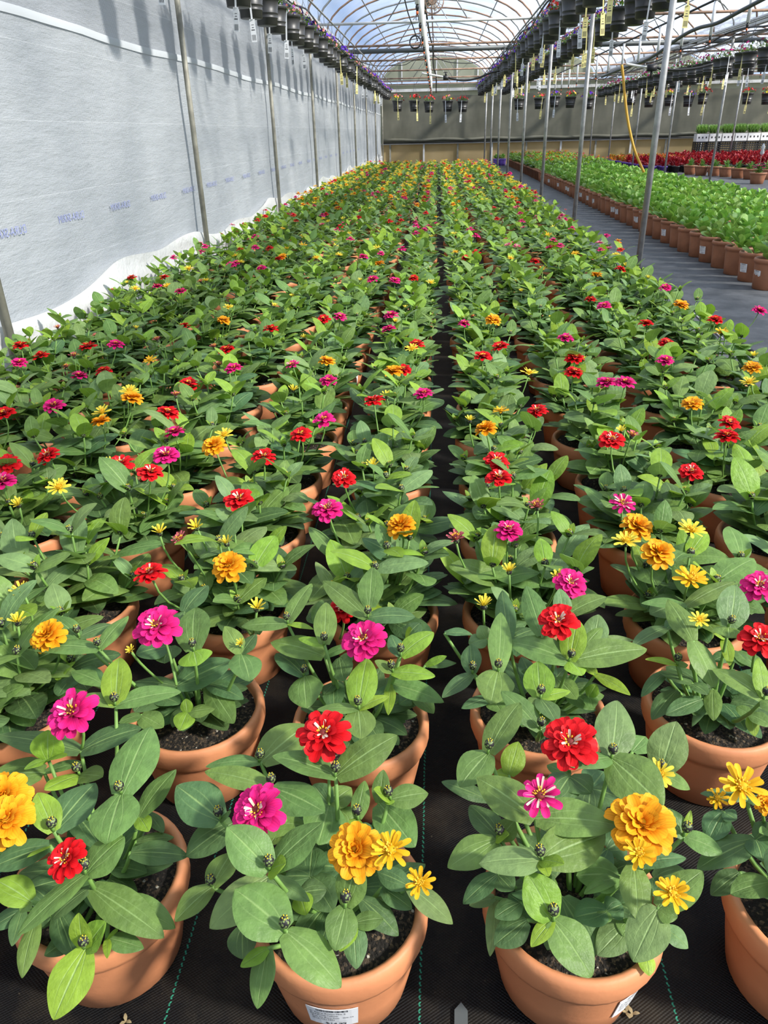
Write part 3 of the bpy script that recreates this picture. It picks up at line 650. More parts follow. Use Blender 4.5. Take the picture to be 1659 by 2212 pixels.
# ------------------------------------------------------------------ front plants, leaf by leaf
CROP = {'A': (0, 1400, 3.456), 'B': (0, 1780, 3.456), 'C': (380, 1500, 2.765), 'D': (380, 1850, 2.765), 'E': (950, 1450, 2.765), 'F': (950, 1780, 2.765), 'G': (1340, 1400, 5.2), 'H': (1440, 1700, 4.32), 'J': (0, 1180, 2.9625), 'K': (520, 1160, 3.456), 'N': (940, 1160, 3.456), 'Q': (1300, 1180, 4.621)}
def cpx(c, x, y):
    o = CROP[c]; return o[0] + x / o[2], o[1] + y / o[2]
HAND = {
 (0, -1): dict(pos=(-.535, .755), shoots=[
  ('A', 605, 770, .34, 0, [(1060, 600, 250, .02, 'd'), (-20, 650, 230, .0, 'd')]),
  ('A', 360, 830, .345, 0, [(360, 610, 250, .05, 'y'), (180, 905, 110, .0, 'y'), (500, 805, 110, .03, 'y')]),
  ('A', 330, 930, .30, 0, [(-80, 960, 330, .0, 'm'), (640, 860, 120, .0, 'm')]),
  ('A', 865, 430, .395, 1, [(890, 72, 230, .03, 'y'), (1352, 328, 200, .0, 'm'), (628, 350, 130, .0, 'm')]),
  ('A', 592, 950, .33, 1, [(770, 960, 190, .02, 'm'), (330, 1060, 210, .02, 'y')]),
  ('A', 905, 1095, .385, 1, [(1125, 585, 370, .02, 'm'), (800, 1465, 370, -.01, 'm')]),
  ('A', 1040, 1260, .30, 0, [(1315, 905, 230, .03, 'm'), (1110, 1370, 130, .0, 'y')]),
  ('A', 1110, 1230, .27, 0, [(1220, 1380, 110, 0, 'd'), (900, 1400, 190, 0, 'd')]),
  ('A', 405, 1370, .355, 1, [(280, 1080, 215, .03, 'y'), (715, 1005, 300, .0, 'd')]),
  ('B', 370, 165, .34, 0, [(-70, 330, 220, -.01, 'd'), (200, 250, 70, .02, 'y')]),
  ('B', 645, 370, .35, 1, [(930, 95, 330, .02, 'm'), (125, 835, 230, -.02, 'm')]),
  ('B', 680, 470, .285, 0, [(1225, 850, 270, -.03, 'm'), (380, 720, 150, -.02, 'd')]),
  ('B', 880, 560, .262, 0, [(1310, 780, 210, -.02, 'm')]),
  ('B', 975, 215, .28, 0, [(1405, 240, 190, -.01, 'd')]),
  ('B', 1020, 130, .265, 0, [(1300, 100, 110, 0, 'd')]),
  ('B', 640, 935, .262, 1, [(400, 1465, 320, -.03, 'y'), (590, 660, 190, .05, 'y'), (790, 730, 230, .03, 'y')]),
  ('B', 800, 850, .24, 0, [(800, 1005, 60, .0, 'y'), (1075, 930, 150, -.01, 'm'), (880, 800, 90, .02, 'y')]),
  ('B', 230, 580, .31, 0, [(-30, 420, 260, .02, 'y'), (150, 660, 90, 0, 'm')]),
  ('B', 270, 720, .25, 0, [(165, 1155, 170, -.02, 'm'), (380, 700, 120, 0, 'd')]),
  ('B', 170, 640, .245, 0, [(90, 915, 120, 0, 'd'), (-80, 790, 150, 0, 'd')]),
  ('B', 560, 830, .215, 0, [(330, 985, 170, 0, 'd'), (720, 960, 120, 0, 'd')]),
  ('B', 430, 640, .23, 0, [(560, 1000, 200, 0, 'd'), (250, 480, 200, 0, 'd')]),
  ('A', 560, 1230, .25, 0, [(760, 1500, 220, 0, 'd'), (360, 1300, 200, 0, 'd'), (700, 1100, 180, 0, 'd')]),
  ], flowers=[('A', 545, 490, .435, 'M', 390, 605, 770), ('B', 505, 265, .385, 'R', 310, 560, 480)],
  label='front-row zinnia with magenta flower at back and small red flower over pot rim'),
 (0, 0): dict(pos=(-.14, .735), shoots=[
  ('C', 955, 490, .385, 1, [(575, 370, 190, .02, 'm'), (1325, 243, 230, .03, 'm')]),
  ('C', 915, 660, .31, 0, [(850, 900, 260, -.01, 'm'), (1050, 560, 150, .0, 'm'), (820, 540, 150, 0, 'd')]),
  ('C', 960, 690, .30, 0, [(1020, 800, 200, -.01, 'm')]),
  ('C', 572, 555, .365, 1, [(172, 462, 150, .0, 'm'), (890, 705, 260, .0, 'm')]),
  ('C', 505, 405, .355, 1, [(178, 432, 120, .0, 'm'), (790, 180, 250, .0, 'm')]),
  ('C', 265, 750, .335, 1, [(5, 545, 270, .02, 'd'), (330, 700, 80, .02, 'd')]),
  ('C', 340, 770, .30, 0, [(60, 968, 210, -.02, 'd'), (780, 780, 200, .0, 'm')]),
  ('C', 560, 1050, .375, 1, [(305, 790, 260, .04, 'm'), (880, 762, 270, .03, 'm'), (655, 1010, 160, .02, 'y')]),
  ('D', 655, 450, .345, 1, [(352, 195, 350, .02, 'm'), (985, 785, 280, -.03, 'm')]),
  ('D', 550, 125, .305, 0, [(200, 430, 250, -.01, 'p'), (800, 270, 110, 0, 'p')]),
  ('D', 1015, 300, .345, 1, [(1088, 10, 210, .04, 'm'), (950, 565, 195, -.01, 'm')]),
  ('D', 1065, 400, .285, 0, [(1240, 372, 130, .0, 'm'), (980, 570, 110, 0, 'y'), (1080, 675, 150, -.02, 'p')]),
  ('C', 1275, 630, .34, 1, [(1508, 590, 165, .0, 'm'), (1180, 570, 110, .03, 'y'), (1280, 660, 60, 0, 'y')]),
  ('C', 1215, 650, .30, 0, [(1428, 915, 240, -.01, 'm'), (1240, 450, 110, .03, 'm')]),
  ('C', 1085, 745, .335, 1, [(1130, 515, 115, .03, 'm'), (1060, 800, 90, 0, 'y')]),
  ('C', 1060, 825, .29, 0, [(870, 885, 90, 0, 'd'), (1200, 860, 150, 0, 'd')]),
  ('D', 1390, 175, .29, 0, [(1655, 405, 170, -.02, 'p'), (1200, 90, 140, 0, 'd')]),
  ('D', 1230, 190, .27, 0, [(1410, 315, 130, -.01, 'd'), (1490, 45, 170, 0, 'd')]),
  ('D', 1110, 255, .262, 0, [(1330, 475, 160, -.02, 'd')]),
  ('D', 215, 185, .295, 1, [(-5, 390, 170, -.01, 'm'), (340, -30, 190, .0, 'm')]),
  ('D', 550, 550, .255, 0, [(385, 660, 100, .0, 'y'), (487, 912, 155, -.04, 'm')]),
  ('D', 400, 420, .235, 0, [(400, 615, 190, -.02, 'd')]),
  ('D', 740, 220, .285, 0, [(900, 200, 160, .0, 'd'), (780, 350, 130, 0, 'y')]),
  ('D', 800, 120, .25, 0, [(940, 330, 220, 0, 'd'), (650, 120, 200, 0, 'd'), (820, -60, 200, 0, 'd')]),
  ('C', 1000, 1040, .24, 0, [(800, 1020, 200, 0, 'd'), (1060, 1160, 200, 0, 'd')]),
  ('C', 690, 740, .27, 0, [(560, 900, 180, 0, 'm'), (820, 900, 220, 0, 'd')]),
  ], flowers=[('C', 885, 242, .43, 'R', 320, 915, 660), ('C', 495, 700, .40, 'M', 330, 600, 800), ('C', 1075, 935, .385, 'G', 330, 1060, 1000), ('C', 1285, 935, .405, 'T', 270, 1240, 1010), ('D', 1458, 158, .365, 'T', 205, 1300, 190)],
  label='front-row zinnia with red, magenta and three gold flowers, price sticker facing the camera'),
 (0, 1): dict(pos=(.225, .755), shoots=[
  ('E', 570, 880, .375, 0, [(222, 635, 260, .01, 'm'), (1060, 918, 280, .0, 'm')]),
  ('E', 775, 630, .34, 0, [(690, 760, 200, .0, 'd'), (905, 730, 200, .0, 'd'), (640, 560, 130, 0, 'm')]),
  ('E', 1025, 520, .385, 1, [(1060, 175, 250, .03, 'p'), (1335, 812, 310, -.01, 'm'), (775, 567, 130, .03, 'm')]),
  ('E', 290, 490, .37, 1, [(478, 188, 200, .02, 'm'), (118, 692, 210, -.01, 'm')]),
  ('E', 410, 620, .31, 0, [(470, 420, 150, .03, 'y'), (330, 600, 80, 0, 'y')]),
  ('E', 290, 770, .31, 0, [(10, 660, 110, .02, 'd')]),
  ('F', 600, 215, .37, 1, [(232, 238, 240, .0, 'p'), (990, 60, 290, -.01, 'm'), (742, 240, 130, .02, 'y'), (650, 315, 90, .0, 'y')]),
  ('F', 335, 95, .325, 0, [(46, 262, 200, -.01, 'm'), (415, 60, 90, .02, 'y')]),
  ('E', 360, 1000, .32, 1, [(180, 800, 190, .0, 'd'), (450, 890, 160, .02, 'm')]),
  ('F', 675, 572, .32, 1, [(518, 290, 250, .04, 'y'), (905, 918, 270, -.03, 'm'), (545, 735, 105, -.01, 'y')]),
  ('F', 730, 440, .25, 0, [(930, 790, 230, -.02, 'd'), (430, 420, 110, 0, 'd')]),
  ('F', 1070, 310, .305, 0, [(815, 310, 230, .0, 'm'), (860, 420, 90, 0, 'm')]),
  ('F', 1160, 245, .345, 0, [(1180, 575, 200, -.02, 'm'), (1472, 205, 120, .0, 'd'), (1260, 180, 80, 0, 'd')]),
  ('F', 1310, 505, .335, 0, [(1155, 825, 250, -.03, 'p'), (1570, 280, 220, .02, 'm'), (1420, 560, 150, 0, 'm')]),
  ('F', 1340, 620, .245, 0, [(1485, 742, 140, -.01, 'p')]),
  ('F', 1225, 770, .20, 0, [(1250, 908, 110, -.01, 'y')]),
  ('F', 1130, 590, .25, 0, [(940, 785, 190, -.01, 'p'), (1090, 668, 130, .0, 'm')]),
  ('F', 1000, 520, .27, 0, [(960, 590, 90, 0, 'm'), (1090, 480, 150, 0, 'd'), (800, 560, 190, 0, 'd')]),
  ('F', 1280, 330, .27, 0, [(1480, 290, 160, 0, 'd'), (1330, 450, 180, 0, 'd')]),
  ('E', 1460, 985, .34, 1, [(1312, 815, 160, .02, 'm'), (1690, 1085, 150, -.01, 'm'), (1500, 830, 50, .02, 'y')]),
  ('E', 1320, 610, .335, 1, [(1412, 298, 235, .05, 'p'), (1495, 708, 120, -.01, 'm')]),
  ('E', 1150, 480, .30, 0, [(1230, 390, 150, 0, 'm')]),
  ('F', 330, 440, .215, 0, [(300, 792, 95, -.05, 'p'), (175, 485, 100, -.01, 'p')]),
  ('F', 520, 575, .23, 0, [(325, 725, 180, -.02, 'd')]),
  ('F', 345, 300, .26, 0, [(138, 478, 130, -.02, 'd'), (440, 400, 140, 0, 'd')]),
  ('F', 480, 470, .24, 0, [(410, 420, 100, 0, 'd'), (330, 560, 150, 0, 'd')]),
  ('E', 900, 700, .27, 0, [(1100, 770, 220, 0, 'd'), (880, 900, 200, 0, 'd'), (980, 600, 200, 0, 'd')]),
  ('F', 1000, 150, .25, 0, [(1100, 100, 200, 0, 'd'), (900, 240, 180, 0, 'd')]),
  ], flowers=[('E', 600, 750, .415, 'S', 280, 575, 870), ('E', 775, 435, .425, 'R', 330, 775, 630), ('E', 1200, 925, .395, 'G', 390, 1140, 1080), ('F', 1190, 180, .40, 'T', 215, 1160, 245), ('F', 1390, 420, .375, 'T', 245, 1315, 500), ('E', 1310, 615, .345, 'Y', 200, 1300, 640)],
  label='front-row zinnia with red flower, small striped magenta flower and cluster of gold flowers'),
 (0, 2): dict(pos=(.605, .765), shoots=[
  ('H', 740, 110, .37, 0, [(312, 62, 130, .01, 'd'), (960, 150, 120, .0, 'd')]),
  ('H', 530, 235, .335, 0, [(385, 510, 250, -.02, 'd'), (655, 310, 200, 0, 'd')]),
  ('H', 830, 490, .325, 0, [(285, 770, 300, -.02, 'd'), (1050, 380, 250, .01, 'd'), (900, 700, 250, 0, 'd')]),
  ('H', 960, 890, .31, 0, [(596, 1000, 270, -.01, 'm'), (1200, 900, 250, 0, 'm')]),
  ('H', 960, 420, .345, 0, [(865, 430, 110, .02, 'm'), (1150, 350, 200, 0, 'm')]),
  ('H', 680, 800, .26, 0, [(412, 1010, 210, -.02, 'd'), (880, 1000, 200, -.01, 'd')]),
  ('H', 1100, 560, .37, 1, [(960, 830, 230, 0, 'd'), (1250, 300, 250, 0, 'm')]),
  ('H', 1150, 800, .33, 1, [(1000, 1180, 220, -.02, 'm'), (1350, 650, 230, .02, 'm')]),
  ('H', 1000, 180, .33, 0, [(870, 60, 180, .02, 'd'), (1200, 100, 200, 0, 'd')]),
  ('H', 1200, 1000, .27, 0, [(1060, 1330, 200, -.02, 'm'), (1400, 1050, 200, 0, 'd')]),
  ], flowers=[('H', 690, 0, .415, 'T', 480, 740, 110), ('H', 925, 160, .40, 'G', 200, 960, 400), ('H', 470, 110, .375, 'T', 230, 530, 235)],
  label='front-row zinnia at far right with spiky yellow flower, pot cut by the frame'),
 (1, -1): dict(pos=(-.49, 1.15), shoots=[
  ('J', 1130, 895, .27, 0, [(1485, 735, 240, .02, 'd'), (850, 870, 150, .0, 'd')]),
  ('J', 1330, 880, .25, 0, [(1500, 1135, 170, -.02, 'm'), (1560, 980, 130, 0, 'd')]),
  ('J', 1240, 670, .37, 1, [(1250, 395, 240, .02, 'm'), (1262, 765, 220, -.01, 'y')]),
  ('J', 1080, 640, .33, 0, [(1050, 750, 200, -.01, 'd'), (870, 690, 200, .0, 'd')]),
  ('J', 635, 660, .37, 1, [(203, 660, 175, .0, 'm'), (822, 445, 130, .02, 'm')]),
  ('J', 505, 580, .36, 1, [(340, 450, 130, .02, 'm'), (720, 500, 120, 0, 'd')]),
  ('J', 1545, 690, .36, 0, [(1440, 510, 130, .03, 'm'), (1600, 865, 210, -.01, 'm'), (1640, 560, 130, .02, 'd')]),
  ('J', 1200, 1065, .255, 0, [(1150, 1180, 135, 0, 'y'), (1375, 1040, 125, 0, 'm'), (1190, 975, 85, .02, 'y')]),
  ('J', 655, 880, .30, 0, [(458, 800, 140, .01, 'm'), (520, 780, 120, 0, 'd')]),
  ('J', 900, 1080, .25, 0, [(1045, 1160, 150, 0, 'm'), (760, 1130, 130, 0, 'm')]),
  ('J', 1000, 950, .24, 0, [(860, 1060, 200, 0, 'd'), (1150, 1010, 160, 0, 'd')]),
  ('J', 1180, 420, .36, 0, [(1330, 250, 190, .02, 'd'), (1180, 540, 170, 0, 'd')]),
  ('J', 480, 820, .27, 0, [(370, 960, 170, 0, 'd'), (190, 790, 130, 0, 'm'), (560, 920, 160, 0, 'd')]),
  ], flowers=[('J', 1010, 520, .42, 'M', 300, 1130, 890), ('J', 838, 670, .385, 'O', 125, 1040, 875), ('J', 1540, 625, .38, 'O', 120, 1545, 690)],
  label='zinnia with large magenta flower, second row back, behind the magenta-and-red front pot'),
 (1, 0): dict(pos=(-.143, 1.13), shoots=[
  ('K', 950, 605, .39, 1, [(612, 328, 190, .02, 'm'), (1305, 600, 230, .0, 'd')]),
  ('K', 965, 530, .40, 0, [(985, 225, 200, .04, 'm')]),
  ('K', 625, 805, .37, 1, [(640, 488, 180, .03, 'm'), (430, 757, 95, .0, 'y')]),
  ('K', 625, 890, .33, 0, [(225, 785, 240, .0, 'm'), (818, 815, 140, .02, 'm')]),
  ('K', 350, 648, .365, 1, [(2, 668, 150, .0, 'm'), (532, 348, 160, .02, 'm'), (545, 690, 65, .0, 'y')]),
  ('K', 475, 1040, .305, 1, [(495, 1280, 260, -.01, 'm'), (262, 870, 210, .0, 'd')]),
  ('K', 880, 1285, .345, 1, [(945, 902, 240, .03, 'y'), (900, 1510, 240, -.01, 'm'), (1108, 1190, 110, .01, 'y'), (570, 1290, 130, 0, 'm')]),
  ('K', 1130, 1010, .345, 1, [(1452, 1040, 200, .0, 'y'), (1000, 925, 130, .02, 'm')]),
  ('K', 1120, 1095, .29, 0, [(1518, 1235, 190, -.01, 'm'), (1100, 1330, 90, 0, 'y')]),
  ('K', 1195, 890, .36, 1, [(1442, 712, 190, .02, 'y'), (1120, 730, 140, .02, 'd')]),
  ('K', 1380, 960, .31, 0, [(1540, 890, 80, .02, 'y'), (1610, 940, 110, -.01, 'd')]),
  ('K', 740, 900, .30, 0, [(770, 1080, 180, 0, 'd'), (840, 920, 120, 0, 'd')]),
  ('K', 700, 1090, .26, 0, [(700, 1300, 170, -.01, 'd'), (620, 1180, 130, 0, 'd')]),
  ('K', 1230, 760, .33, 0, [(1340, 640, 170, .02, 'd'), (1280, 690, 120, .03, 'y')]),
  ('K', 560, 640, .34, 0, [(610, 470, 110, .02, 'm'), (520, 560, 110, 0, 'd')]),
  ('K', 1300, 1180, .24, 0, [(1440, 1320, 140, 0, 'm'), (1180, 1250, 150, 0, 'd')]),
  ], flowers=[('K', 925, 772, .415, 'M', 335, 900, 950), ('K', 760, 545, .36, 'R', 230, 740, 760)],
  label='zinnia with pink-magenta flower, second row back, behind the front pot with facing sticker'),
 (1, 1): dict(pos=(.222, 1.175), shoots=[
  ('N', 1005, 930, .365, 1, [(545, 785, 280, .0, 'm'), (1582, 838, 260, .0, 'm'), (1065, 618, 200, .04, 'y'), (1100, 1035, 190, -.005, 'y')]),
  ('N', 470, 1005, .365, 1, [(492, 562, 190, .02, 'm'), (415, 1250, 280, -.01, 'm')]),
  ('N', 278, 1020, .335, 1, [(52, 1200, 130, -.01, 'd'), (265, 800, 160, .02, 'd')]),
  ('N', 785, 1205, .375, 1, [(765, 928, 240, .03, 'y'), (905, 1385, 180, .0, 'd'), (700, 1260, 120, 0, 'm'), (1010, 1150, 110, 0, 'y')]),
  ('N', 800, 735, .385, 0, [(680, 362, 190, .03, 'm')]),
  ('N', 960, 600, .385, 0, [(1283, 448, 200, .02, 'm'), (930, 385, 140, .04, 'p')]),
  ('N', 550, 770, .345, 0, [(500, 398, 160, .03, 'd'), (745, 690, 200, .0, 'd'), (445, 905, 120, -.01, 'm')]),
  ('N', 380, 760, .34, 0, [(250, 800, 140, 0, 'p'), (330, 660, 130, .02, 'p')]),
  ('N', 1200, 1025, .31, 0, [(1458, 1182, 125, .0, 'y'), (1110, 960, 90, .0, 'y')]),
  ('N', 1150, 1195, .265, 0, [(1205, 1100, 110, .02, 'y'), (1180, 1280, 110, 0, 'm'), (1260, 1180, 100, 0, 'm')]),
  ('N', 1110, 830, .355, 0, [(1248, 675, 110, .02, 'm'), (1305, 920, 120, .0, 'm')]),
  ('N', 1180, 800, .34, 0, [(1225, 580, 190, .03, 'p'), (1480, 770, 100, .0, 'p')]),
  ('E', 600, 350, .36, 1, [(366, 118, 160, .03, 'm'), (745, 290, 190, .0, 'd')]),
  ('N', 900, 1050, .28, 0, [(1060, 1215, 170, 0, 'm'), (700, 1130, 200, 0, 'd'), (640, 1000, 140, 0, 'd')]),
  ('N', 420, 1200, .25, 0, [(195, 1280, 110, 0, 'd'), (500, 1310, 150, 0, 'm')]),
  ('N', 1000, 1150, .25, 0, [(1190, 1290, 200, 0, 'm'), (1280, 1130, 160, 0, 'd')]),
  ('N', 70, 720, .36, 0, [(280, 730, 110, 0, 'd')]),
  ], flowers=[('N', 920, 640, .425, 'R', 300, 900, 900)],
  label='zinnia with red flower over crossed leaves, second row back, behind the gold cluster'),
 (1, 2): dict(pos=(.585, 1.205), shoots=[
  ('Q', 910, 945, .385, 0, [(658, 532, 270, .03, 'm'), (1122, 1415, 340, -.05, 'm')]),
  ('Q', 1270, 810, .40, 1, [(1330, 385, 330, .05, 'p'), (1265, 915, 300, -.005, 'm')]),
  ('Q', 1620, 1530, .36, 1, [(1102, 1222, 330, .0, 'm'), (1850, 1700, 300, 0, 'm'), (1560, 1110, 200, .04, 'y')]),
  ('Q', 750, 1185, .325, 1, [(433, 1130, 120, .01, 'y'), (860, 1180, 120, .0, 'm')]),
  ('Q', 630, 1255, .27, 0, [(392, 1505, 130, -.01, 'd')]),
  ('Q', 745, 1440, .25, 0, [(500, 1735, 210, -.02, 'd')]),
  ('Q', 1000, 1530, .26, 0, [(635, 1685, 200, -.01, 'd')]),
  ('Q', 1105, 1430, .27, 0, [(1118, 1745, 170, -.02, 'm'), (900, 1800, 110, -.05, 'd')]),
  ('Q', 900, 1370, .28, 0, [(570, 1250, 200, 0, 'd'), (1060, 1480, 200, 0, 'd')]),
  ('Q', 840, 595, .39, 0, [(393, 572, 150, .0, 'm'), (1335, 352, 200, .02, 'm')]),
  ('Q', 650, 815, .355, 0, [(300, 1010, 190, -.01, 'd'), (800, 700, 150, 0, 'd')]),
  ('Q', 1225, 920, .34, 0, [(1275, 1195, 130, -.01, 'y'), (1120, 880, 90, .02, 'y')]),
  ('Q', 1350, 1050, .31, 0, [(1400, 1200, 200, 0, 'd'), (1100, 1150, 200, 0, 'd'), (1600, 1250, 250, 0, 'm')]),
  ('Q', 1480, 1680, .25, 0, [(1530, 1900, 140, -.03, 'y'), (1340, 1600, 150, 0, 'm'), (1700, 1800, 200, 0, 'm')]),
  ], flowers=[('Q', 1575, 940, .41, 'R', 390, 1500, 1250), ('Q', 970, 740, .42, 'Y', 220, 910, 940), ('Q', 880, 335, .43, 'T', 370, 840, 600)],
  label='zinnia with red and yellow flowers, second row back, pot rim dented, near the right edge'),
}
# flowers seen in the rest of the bed: pixel of the bloom, kind
FLW = '''15 1775 G;10 1722 G;1640 1268 M;1232 1262 M;325 1240 R;105 1375 G;495 1225 G;708 1102 M;866 1138 G;1098 1148 M;1375 1140 G;
1352 1172 Y;1420 1197 G;1072 998 R;1078 1035 R;1345 1090 S;1322 953 R;1492 1022 R;1570 945 R;1575 915 R;1365 942 P;325 1022 R;517 1080 R;128 1055 Y;40 1092 O;38 1345 O;105 985 R;18 1003 R;5 1043 M;360 985 M;260 1005 R;
570 988 R;650 940 R;743 1035 R;700 907 M;378 935 M;218 912 G;222 893 Y;485 942 Y;463 965 G;285 862 G;280 848 Y;362 893 R;380 855 P;408 830 R;117 878 M;10 895 R;808 868 R;915 852 M;710 824 M;706 782 G;632 790 S;505 797 M;
490 757 R;463 750 P;325 780 T;340 735 P;398 706 R;250 745 M;190 750 R;160 770 P;88 770 R;45 748 R;42 785 M;172 813 M;225 803 R;493 665 Y;585 712 R;483 693 G;735 685 M;700 690 R;872 800 R;850 803 G;890 755 Y;900 745 R;840 712 M;845 682 M;
1065 692 G;1003 700 M;1043 772 R;1080 750 R;1142 808 Y;1015 910 O;1082 890 T;1160 890 R;1050 928 G;1350 828 M;1310 828 M;1495 875 G;1242 775 R;1240 806 R;1222 732 M;1440 742 R;1395 700 R;1437 780 M;1558 720 T;1545 692 R;1640 672 M;
1625 795 G;1618 828 Y;1470 660 G;1305 662 M;1275 648 R;1340 582 R;1437 622 M;1288 595 G;1172 583 T;1310 510 M;1335 522 G;1297 540 M;1340 540 R;1155 566 R;893 602 R;930 612 Y;853 607 M;805 604 M;820 570 G;732 552 Y;725 532 Y;757 517 M;
655 530 T;615 553 Y;632 463 M;500 573 M;520 568 Y;565 580 M;408 582 Y;445 607 Y;390 630 M;362 620 T;340 620 M;355 600 R;285 600 R;292 625 Y;435 545 M;552 535 M;1127 478 M;1008 463 Y;943 470 T;735 490 R;860 498 R;1097 530 S;610 555 G;
425 1140 O;490 1175 O;345 1152 O;555 1315 O;48 1280 O;985 1165 P;1045 1310 O;1492 1148 Y;1160 1095 P;1205 1250 O;390 1165 P;1100 1235 O'''
FLW = [(float(a), float(b), c) for a, b, c in (q.split() for q in FLW.replace('\n', '').split(';'))]

COUNTW = ['no', 'one', 'two', 'three', 'four', 'five', 'six', 'seven', 'eight']
def add_flower(root, loc, kind, lod, scale, tilt, yaw, stalk_from=None, v=0, name='flower'):
    q = UP.rotation_difference(Vector(tilt).normalized()).to_matrix().to_4x4() @ Matrix.Rotation(yaw, 4, 'Z')
    m = Matrix.Translation(loc) @ q @ Matrix.Scale(scale, 4)
    f = link('flower', fl_mesh(kind, lod, v % 3), root); f.matrix_local = m
    if lod < 2 and kind != 'O':
        link('flower_center', fc_mesh(kind), f)
    if stalk_from is not None:
        mb = MB(); inv = m.inverted()
        a = Vector(loc) - Vector(tilt).normalized() * .011 * scale; b = Vector(stalk_from)
        c = a - Vector(tilt).normalized() * (a - b).length * .45
        pts = [a * (1 - t) ** 2 + c * 2 * t * (1 - t) + b * t * t for t in (0, .2, .4, .6, .8, 1)] if lod < 2 else [a, c, b]
        mb.tube([inv @ p for p in pts], .0026 / scale, 'stem', 6 if lod == 0 else 4)
        mb.obj('stalk', f)
    if kind in 'GTYMR' and lod < 2 and False: pass
    return f

def sticker_mesh(r0, z0, rs, text_lines, w=.052, h=.038, detail=True):
    """a printed label bent round the pot; faces +X before rotation. rs(z): pot radius at height z"""
    mb = MB(); n = 8
    def P(u, v, off):
        z = z0 + v; r = rs(z) + off; a = u / r0
        return (r * math.cos(a), r * math.sin(a), z)
    us = [-w / 2 + w * i / n for i in range(n + 1)]
    vs = [P(u, v, .0012) for v in (-h / 2, h / 2) for u in us] + [P(u, v, .0002) for v in (-h / 2, h / 2) for u in us]
    k = n + 1
    fs = [(i, i + 1, k + i + 1, k + i) for i in range(n)] + [(2 * k + i, i, k + i, 3 * k + i)[::-1] for i in (0,)] + [(2 * k + i, 2 * k + i + 1, i + 1, i) for i in range(n)] + [(k + i, k + i + 1, 3 * k + i + 1, 3 * k + i) for i in range(n)]
    mb.add(vs, fs, 'paper')
    rr = random.Random(9)
    def rect(u0, v0, u1, v1): mb.add([P(u0, v0, .0015), P(u1, v0, .0015), P(u1, v1, .0015), P(u0, v1, .0015)], [(0, 1, 2, 3)], 'ink')
    u = -w * .30
    while u < w * .30:
        b = rr.choice((.0004, .0007, .0011)); rect(u, h * .36, u + b, h * .47); u += b + rr.choice((.0005, .0008))
    for txt, size, u0, v0 in text_lines:
        cu = bpy.data.curves.new('t', 'FONT'); cu.body = txt; cu.size = size
        o = bpy.data.objects.new('t', cu); COL.objects.link(o)
        me = bpy.data.meshes.new_from_object(o.evaluated_get(bpy.context.evaluated_depsgraph_get()))
        mb.add([P(u0 + q.co.x, v0 + q.co.y, .0016) for q in me.vertices], [tuple(p.vertices) for p in me.polygons], 'ink')
        bpy.data.objects.remove(o); bpy.data.meshes.remove(me)
    return mb.mesh('price_sticker', smooth=False)
def rs_pot(z):
    b = PR * .76; mid = PR * .925; return b + (mid - b) * min(1, max(0, z / (PH * .7))) + .0005
W_, H_ = .074, .056
STK = sticker_mesh(PR * .85, .085, rs_pot, [('9" Rainy Zinnia Mix 2', .0060, -W_ * .44, H_ * .22), ('Red,Rose,Yellow', .0060, -W_ * .44, H_ * .09), ('Sun to Part Sun', .0065, -W_ * .42, -H_ * .05), ('WK-12', .0052, W_ * .20, -H_ * .03), ('SKU: O612ZN', .0056, -W_ * .42, -H_ * .17), ('_____________________', .0050, -W_ * .42, -H_ * .21), ('$14.99', .0115, -W_ * .16, -H_ * .45)], W_, H_)
def add_sticker(pot, ang):
    o = link('price_sticker', STK, pot); o.rotation_euler = (0, 0, ang); tag(o, 'white printed price sticker'); return o

# ------------------------------------------------------------------ the zinnia bed
def cols_at(y):
    return [(-5, -1.985)] + [(k, -.14 + .372 * k) for k in range(-4, 4)] + ([(4, 1.348), (5, 1.72)] if y < 3.4 else [(4, 1.33)])
plants = []
ROWS = 64
for r in range(ROWS):
    y = .755 + .383 * r
    for k, x in cols_at(y):
        jx, jy = R.uniform(-.018, .018), R.uniform(-.018, .018)
        if (r, k) in HAND: x, y2 = HAND[r, k]['pos']; jx = jy = 0
        else: y2 = y
        if k == -5: jx = abs(jx)
        pos = (x + jx, y2 + jy)
        if not any(in_frame((pos[0] + dx, pos[1] + dy, z), 10) for dx in (-.2, -.1, 0, .1, .2) for dy in (-.17, 0, .17) for z in (.0, .2, .36)): continue
        plants.append(dict(r=r, k=k, pos=pos, fl=[]))
near = [p for p in plants if not ((p['r'], p['k']) in HAND)]
for fx, fy, kind in FLW:
    z = .41 if fy < 1300 else .39
    w = on_z(fx, fy, z)
    best = min(near, key=lambda p: (p['pos'][0] - w.x) ** 2 + (p['pos'][1] - w.y) ** 2)
    d = math.hypot(best['pos'][0] - w.x, best['pos'][1] - w.y)
    if d > .3:
        # slide along the sight line towards the plant
        w = w
    best['fl'].append((w, kind))
plants.sort(key=lambda p: p['pos'][1] + .05 * abs(p['pos'][0]))
